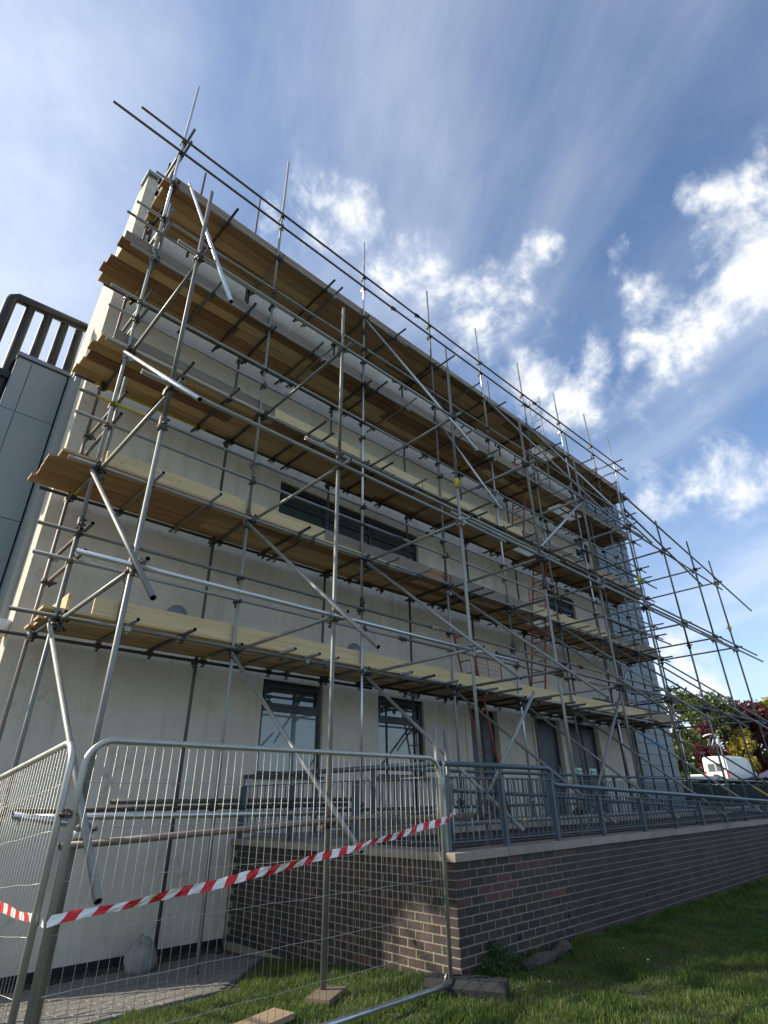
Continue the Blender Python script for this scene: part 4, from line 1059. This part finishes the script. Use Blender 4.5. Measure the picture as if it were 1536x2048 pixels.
leaf_cloud('foliage', [(0, 0, .06, .12), (.12, .01, .12, .12), (.22, -.01, .05, .12), (-.12, -.04, .04, .1), (.05, .02, .2, .07), (.38, -.04, .02, .1)], 1500, .017, M['livy'], pl_)
MB().path([(0, .02, 0), (.03, .02, .12), (.05, .03, .26)], .006, 5).build('stem', M['bark'], pl_)
for k_, (x, y) in enumerate(((6.6, 3.2), (6.9, 3.6), (5.3, 3.5))):
    o = mesh_obj('litter', [(-.018, 0, 0), (.006, -.012, .008), (.022, .003, .003), (0, .012, .01)], [(0, 1, 2, 3)], M['litter'], None, loc=(x, y, GZ+.05)); o.rotation_euler.z = k_*1.3
    tag(o, 'small white scrap of litter lying on the lawn', 'litter', 'scraps of litter on the lawn')

# ------------------------------------------------------------------ beyond the terrace
def limb_tree(label, x, y, h, crown, mat, n, size, flat=.9, grp='trees beyond the car park'):
    z = ground_z(x, y); h *= 1.4; size *= 1.25; crown = [tuple(q*1.4 for q in c) for c in crown]; t = thing('tree', label, 'tree', (x, y, z), grp)
    k = MB(); k.path([(0, 0, -.1), (.05, 0, h*.25), (-.05, .05, h*.5), (.05, 0, h*.72)], .018*h, 8)
    k.build('trunk', M['bark'], t); k = MB()
    for c in crown:
        k.path([(0, 0, h*.28), (c[0]*.5, c[1]*.5, (h*.28+c[2])/2+.3), (c[0], c[1], c[2])], .007*h, 6)
    k.build('limbs', M['bark'], t)
    leaf_cloud('crown', crown, n, size, mat, t, flat); return t
def rc(n, R0, h0, h1, r0, r1, seed):
    rr = random.Random(seed); out = []
    for i in range(n):
        a = rr.uniform(0, 2*PI); q = rr.uniform(.1, 1)**.6; h = rr.uniform(h0, h1); k = 1-abs((h-(h0+h1)*.45)/(h1-h0))*.7
        out.append((R0*q*k*math.cos(a), R0*q*k*math.sin(a), h, rr.uniform(r0, r1)))
    return out
def az(deg, d): return d*math.sin(R(deg)), d*math.cos(R(deg))
x, y = az(71.6, 81); limb_tree('big green tree with yellowing top behind the scaffold end', x, y, 8.6, rc(20, 3.0, 2.2, 7.8, .8, 1.35, 3), M['lgreen'], 5200, .24)
x, y = az(69.2, 66); limb_tree('bushy dark green tree just beyond the end of the building', x, y, 4.2, rc(10, 1.7, 1.2, 3.2, .6, .9, 5), M['lgreen'], 2600, .20)
x, y = az(72.2, 70); limb_tree('small copper-leaved tree behind the white car', x, y, 5.2, rc(9, 1.0, 1.2, 4.4, .5, .8, 8), M['lred'], 2400, .20)
x, y = az(75.3, 84); limb_tree('large copper-leaved tree behind the van', x, y, 8.2, rc(20, 2.8, 1.5, 6.6, .8, 1.3, 11), M['lred'], 5200, .25)
x, y = az(74.6, 78); limb_tree('yellow-green young tree in front of the copper tree', x, y, 5.0, rc(9, 1.0, 1.6, 4.3, .5, .8, 14), M['lyellow'], 2000, .20)
x, y = az(77.6, 87); limb_tree('yellowing tree at the right edge of the picture', x, y, 8.2, rc(14, 2.3, 2.0, 7.2, .8, 1.2, 17), M['lyellow'], 3600, .24)
x, y = az(80.5, 92); limb_tree('green tree outside the right edge', x, y, 8, rc(14, 3, 2, 7, .8, 1.3, 19), M['lgreen'], 2500, .28)
# hedge
hd = thing('hedge', 'clipped dark hedge in front of the parked van', 'hedge', (30, 3, GZ))
hz_ = 2.02
mesh_obj('hedge_core', box_v(-.45, .45, -14, 12, 0, hz_-.12), BF, M['ldark'], hd)
n = 26000; V = np.empty((n, 4, 3), np.float32)
px_ = rng.uniform(-.55, .55, n); py = rng.uniform(-14, 12, n); pz = rng.uniform(0, hz_, n); side = rng.random(n)
px_ = np.where(side < .6, -.52+rng.normal(0, .04, n), px_); pz = np.where(side >= .6, hz_+rng.normal(0, .04, n)+.03*np.sin(py*3), pz)
p = np.stack([px_, py, pz], 1); a = rng.normal(size=(n, 3)); a /= np.linalg.norm(a, axis=1)[:, None]; b = np.cross(a, rng.normal(size=(n, 3))); b /= np.linalg.norm(b, axis=1)[:, None]
V = np.stack([p-a*.08, p-b*.04, p+a*.08, p+b*.04], 1).astype(np.float32)
me = bpy.data.meshes.new('foliage'); me.vertices.add(n*4); me.vertices.foreach_set('co', V.ravel()); me.loops.add(n*4); me.loops.foreach_set('vertex_index', np.arange(n*4)); me.polygons.add(n); me.polygons.foreach_set('loop_start', np.arange(n)*4); me.materials.append(M['ldark']); me.update(calc_edges=True)
o = bpy.data.objects.new('foliage', me); COL.objects.link(o); o.parent = hd
# distant tree line closing the horizon
tl = leaf_cloud('far_tree_line', [(120+rng.uniform(-12, 12), -70+i*6.0, GZ+2.5+rng.uniform(0, 2.5), 4.2) for i in range(34)], 26000, .55, M['lgreen']); tl['kind'] = 'stuff'; tag(tl, 'distant line of trees on the horizon beyond the car park', 'trees')
# vehicles
def loft(secs, name, mat, par):
    """secs: list of closed sections (lists of points, same count)"""
    v = []; n = len(secs[0]); fa = []
    for s in secs: v += s
    for k in range(len(secs)-1):
        for i in range(n): j = (i+1) % n; fa.append((k*n+i, k*n+j, (k+1)*n+j, (k+1)*n+i))
    fa += [tuple(range(n-1, -1, -1)), tuple((len(secs)-1)*n+i for i in range(n))]
    return mesh_obj(name, v, fa, mat, par)
def vsec(x, w, z0, z1, tw=.86):
    return [(x, -w, z0), (x, -w, z0+.45*(z1-z0)), (x, -w*(tw+.09), z1-.12), (x, -w*tw+.05, z1), (x, w*tw-.05, z1), (x, w*(tw+.09), z1-.12), (x, w, z0+.45*(z1-z0)), (x, w, z0)]
def wheels(par, xs, w, rad):
    for x in xs:
        for s in (-1, 1):
            wh = MB().tube((x, s*(w-.12), rad), (x, s*(w+.02), rad), rad, 18).build('wheel', M['tyre'], par)
            MB().tube((x, s*(w+.0), rad), (x, s*(w+.028), rad), rad*.6, 12).build('rim', M['lamp'], wh)
x, y = az(71.95, 58); zg = ground_z(x, y)+.30
vn = thing('van', 'white high-roof van with red rear lamps parked behind the hedge', 'van', (x, y-.2, zg)); vn.rotation_euler.z = R(-8)
loft([vsec(0, 1.0, .35, 2.45), vsec(.12, 1.02, .32, 2.62), vsec(3.2, 1.02, .32, 2.62), vsec(3.9, 1.02, .32, 2.50), vsec(4.7, 1.0, .32, 1.75, .80), vsec(5.1, .98, .32, 1.25, .9), vsec(5.5, .9, .35, 1.05, .92)], 'body', M['van'], vn)
for s in (-1, 1): MB().box(-.03, .06, s*.93-.07, s*.93+.07, .9, 1.5).build('rear_lamp', M['lens'], vn)
MB().box(-.012, .0, -.62, -.06, 1.45, 2.05).build('rear_window', M['glass'], vn); MB().box(-.012, .0, .06, .62, 1.45, 2.05).build('rear_window', M['glass'], vn)
MB().box(-.02, .0, -.008, .008, .5, 2.4).build('door_gap', M['frame'], vn)
for s in (-1, 1):
    mesh_obj('side_window', [(3.55, s*1.03, 1.45), (4.55, s*1.03, 1.45), (4.15, s*.985, 2.1), (3.55, s*.985, 2.15)], [(0, 1, 2, 3)], M['glass'], vn)
mesh_obj('windscreen', [(4.72, -.74, 1.70), (4.72, .74, 1.70), (4.0, .76, 2.42), (4.0, -.76, 2.42)], [(0, 1, 2, 3)], M['glass'], vn)
MB().box(-.1, .05, -.98, .98, .32, .55).build('bumper', M['black'], vn); wheels(vn, (.95, 4.6), 1.0, .34)
x, y = az(70.6, 46); zg = ground_z(x, y)+.52
cr = thing('car', 'white car with tinted windscreen parked at the end of the building', 'car', (x, y-.9, zg)); cr.rotation_euler.z = R(95)
loft([vsec(-2.1, .78, .4, .75, .9), vsec(-1.9, .86, .25, .95, .92), vsec(-1.0, .9, .22, 1.02, .9), vsec(2.0, .88, .24, 1.0, .92), vsec(2.15, .8, .4, .85, .9)], 'body', M['van'], cr)
loft([vsec(-1.15, .80, .95, 1.02, .9), vsec(-.35, .78, .95, 1.45, .82), vsec(1.1, .78, .95, 1.47, .82), vsec(1.95, .78, .95, 1.05, .9)], 'glasshouse', M['glass'], cr)
loft([vsec(-.3, .68, 1.44, 1.49, .9), vsec(1.1, .68, 1.44, 1.51, .9)], 'roof', M['van'], cr)
wheels(cr, (-1.3, 1.35), .87, .31)
for s in (-1, 1): MB().box(-2.12, -2.02, s*.6-.14, s*.6+.14, .6, .74).build('headlight', M['signw'], cr)
x, y = az(76.3, 60); zg = ground_z(x, y)-.9
gz_ = thing('canopy_tent', 'violet fabric canopy tent standing beside the van', 'tent', (x, y, zg))
k = MB(); k.add([(-2, -2.2, 2.0), (2, -2.2, 2.0), (2, 2.2, 2.0), (-2, 2.2, 2.0), (0, 0, 2.95), (-1, -1.1, 2.38), (1, -1.1, 2.38), (1, 1.1, 2.38), (-1, 1.1, 2.38)], [(0, 1, 6, 5), (1, 2, 7, 6), (2, 3, 8, 7), (3, 0, 5, 8), (5, 6, 4), (6, 7, 4), (7, 8, 4), (8, 5, 4)]); k.build('canopy_roof', M['purple'], gz_)
for (a, b) in (((-2, -2.2), (-2, 2.2)), ((-2, -2.2), (2, -2.2)), ((2, -2.2), (2, 2.2))):
    v = []; fa = []; n = 16
    for i in range(n+1):
        t = i/n; xx = a[0]+(b[0]-a[0])*t; yy = a[1]+(b[1]-a[1])*t; w_ = .06*math.sin(i*2.2)
        v += [(xx+w_, yy+w_, .0), (xx+w_*.3, yy+w_*.3, 2.0)]
    for i in range(n): fa.append((2*i, 2*i+2, 2*i+3, 2*i+1))
    mesh_obj('side_curtain', v, fa, M['purple'], gz_, smooth=True)
for a in (-2, 2):
    for b in (-2.2, 2.2): MB().tube((a, b, 0), (a, b, 2.05), .025).build('tent_pole', M['lamp'], gz_)
# street lamp
x, y = az(72.9, 52); zg = ground_z(x, y)
sl_ = thing('street_lamp', 'grey street lamp with pale curved head among the trees', 'street lamp', (x, y, zg))
MB().path([(0, 0, 0), (0, 0, 4.2), (0, .15, 4.45), (0, .5, 4.55)], .05, 8).build('lamp_post', M['lamp'], sl_)
MB().path([(0, .45, 4.55), (0, .8, 4.5), (0, 1.05, 4.40)], .05, 8).build('lamp_head', M['tapew'], sl_)
bpy.context.view_layer.update()
print('objects', len(bpy.data.objects))
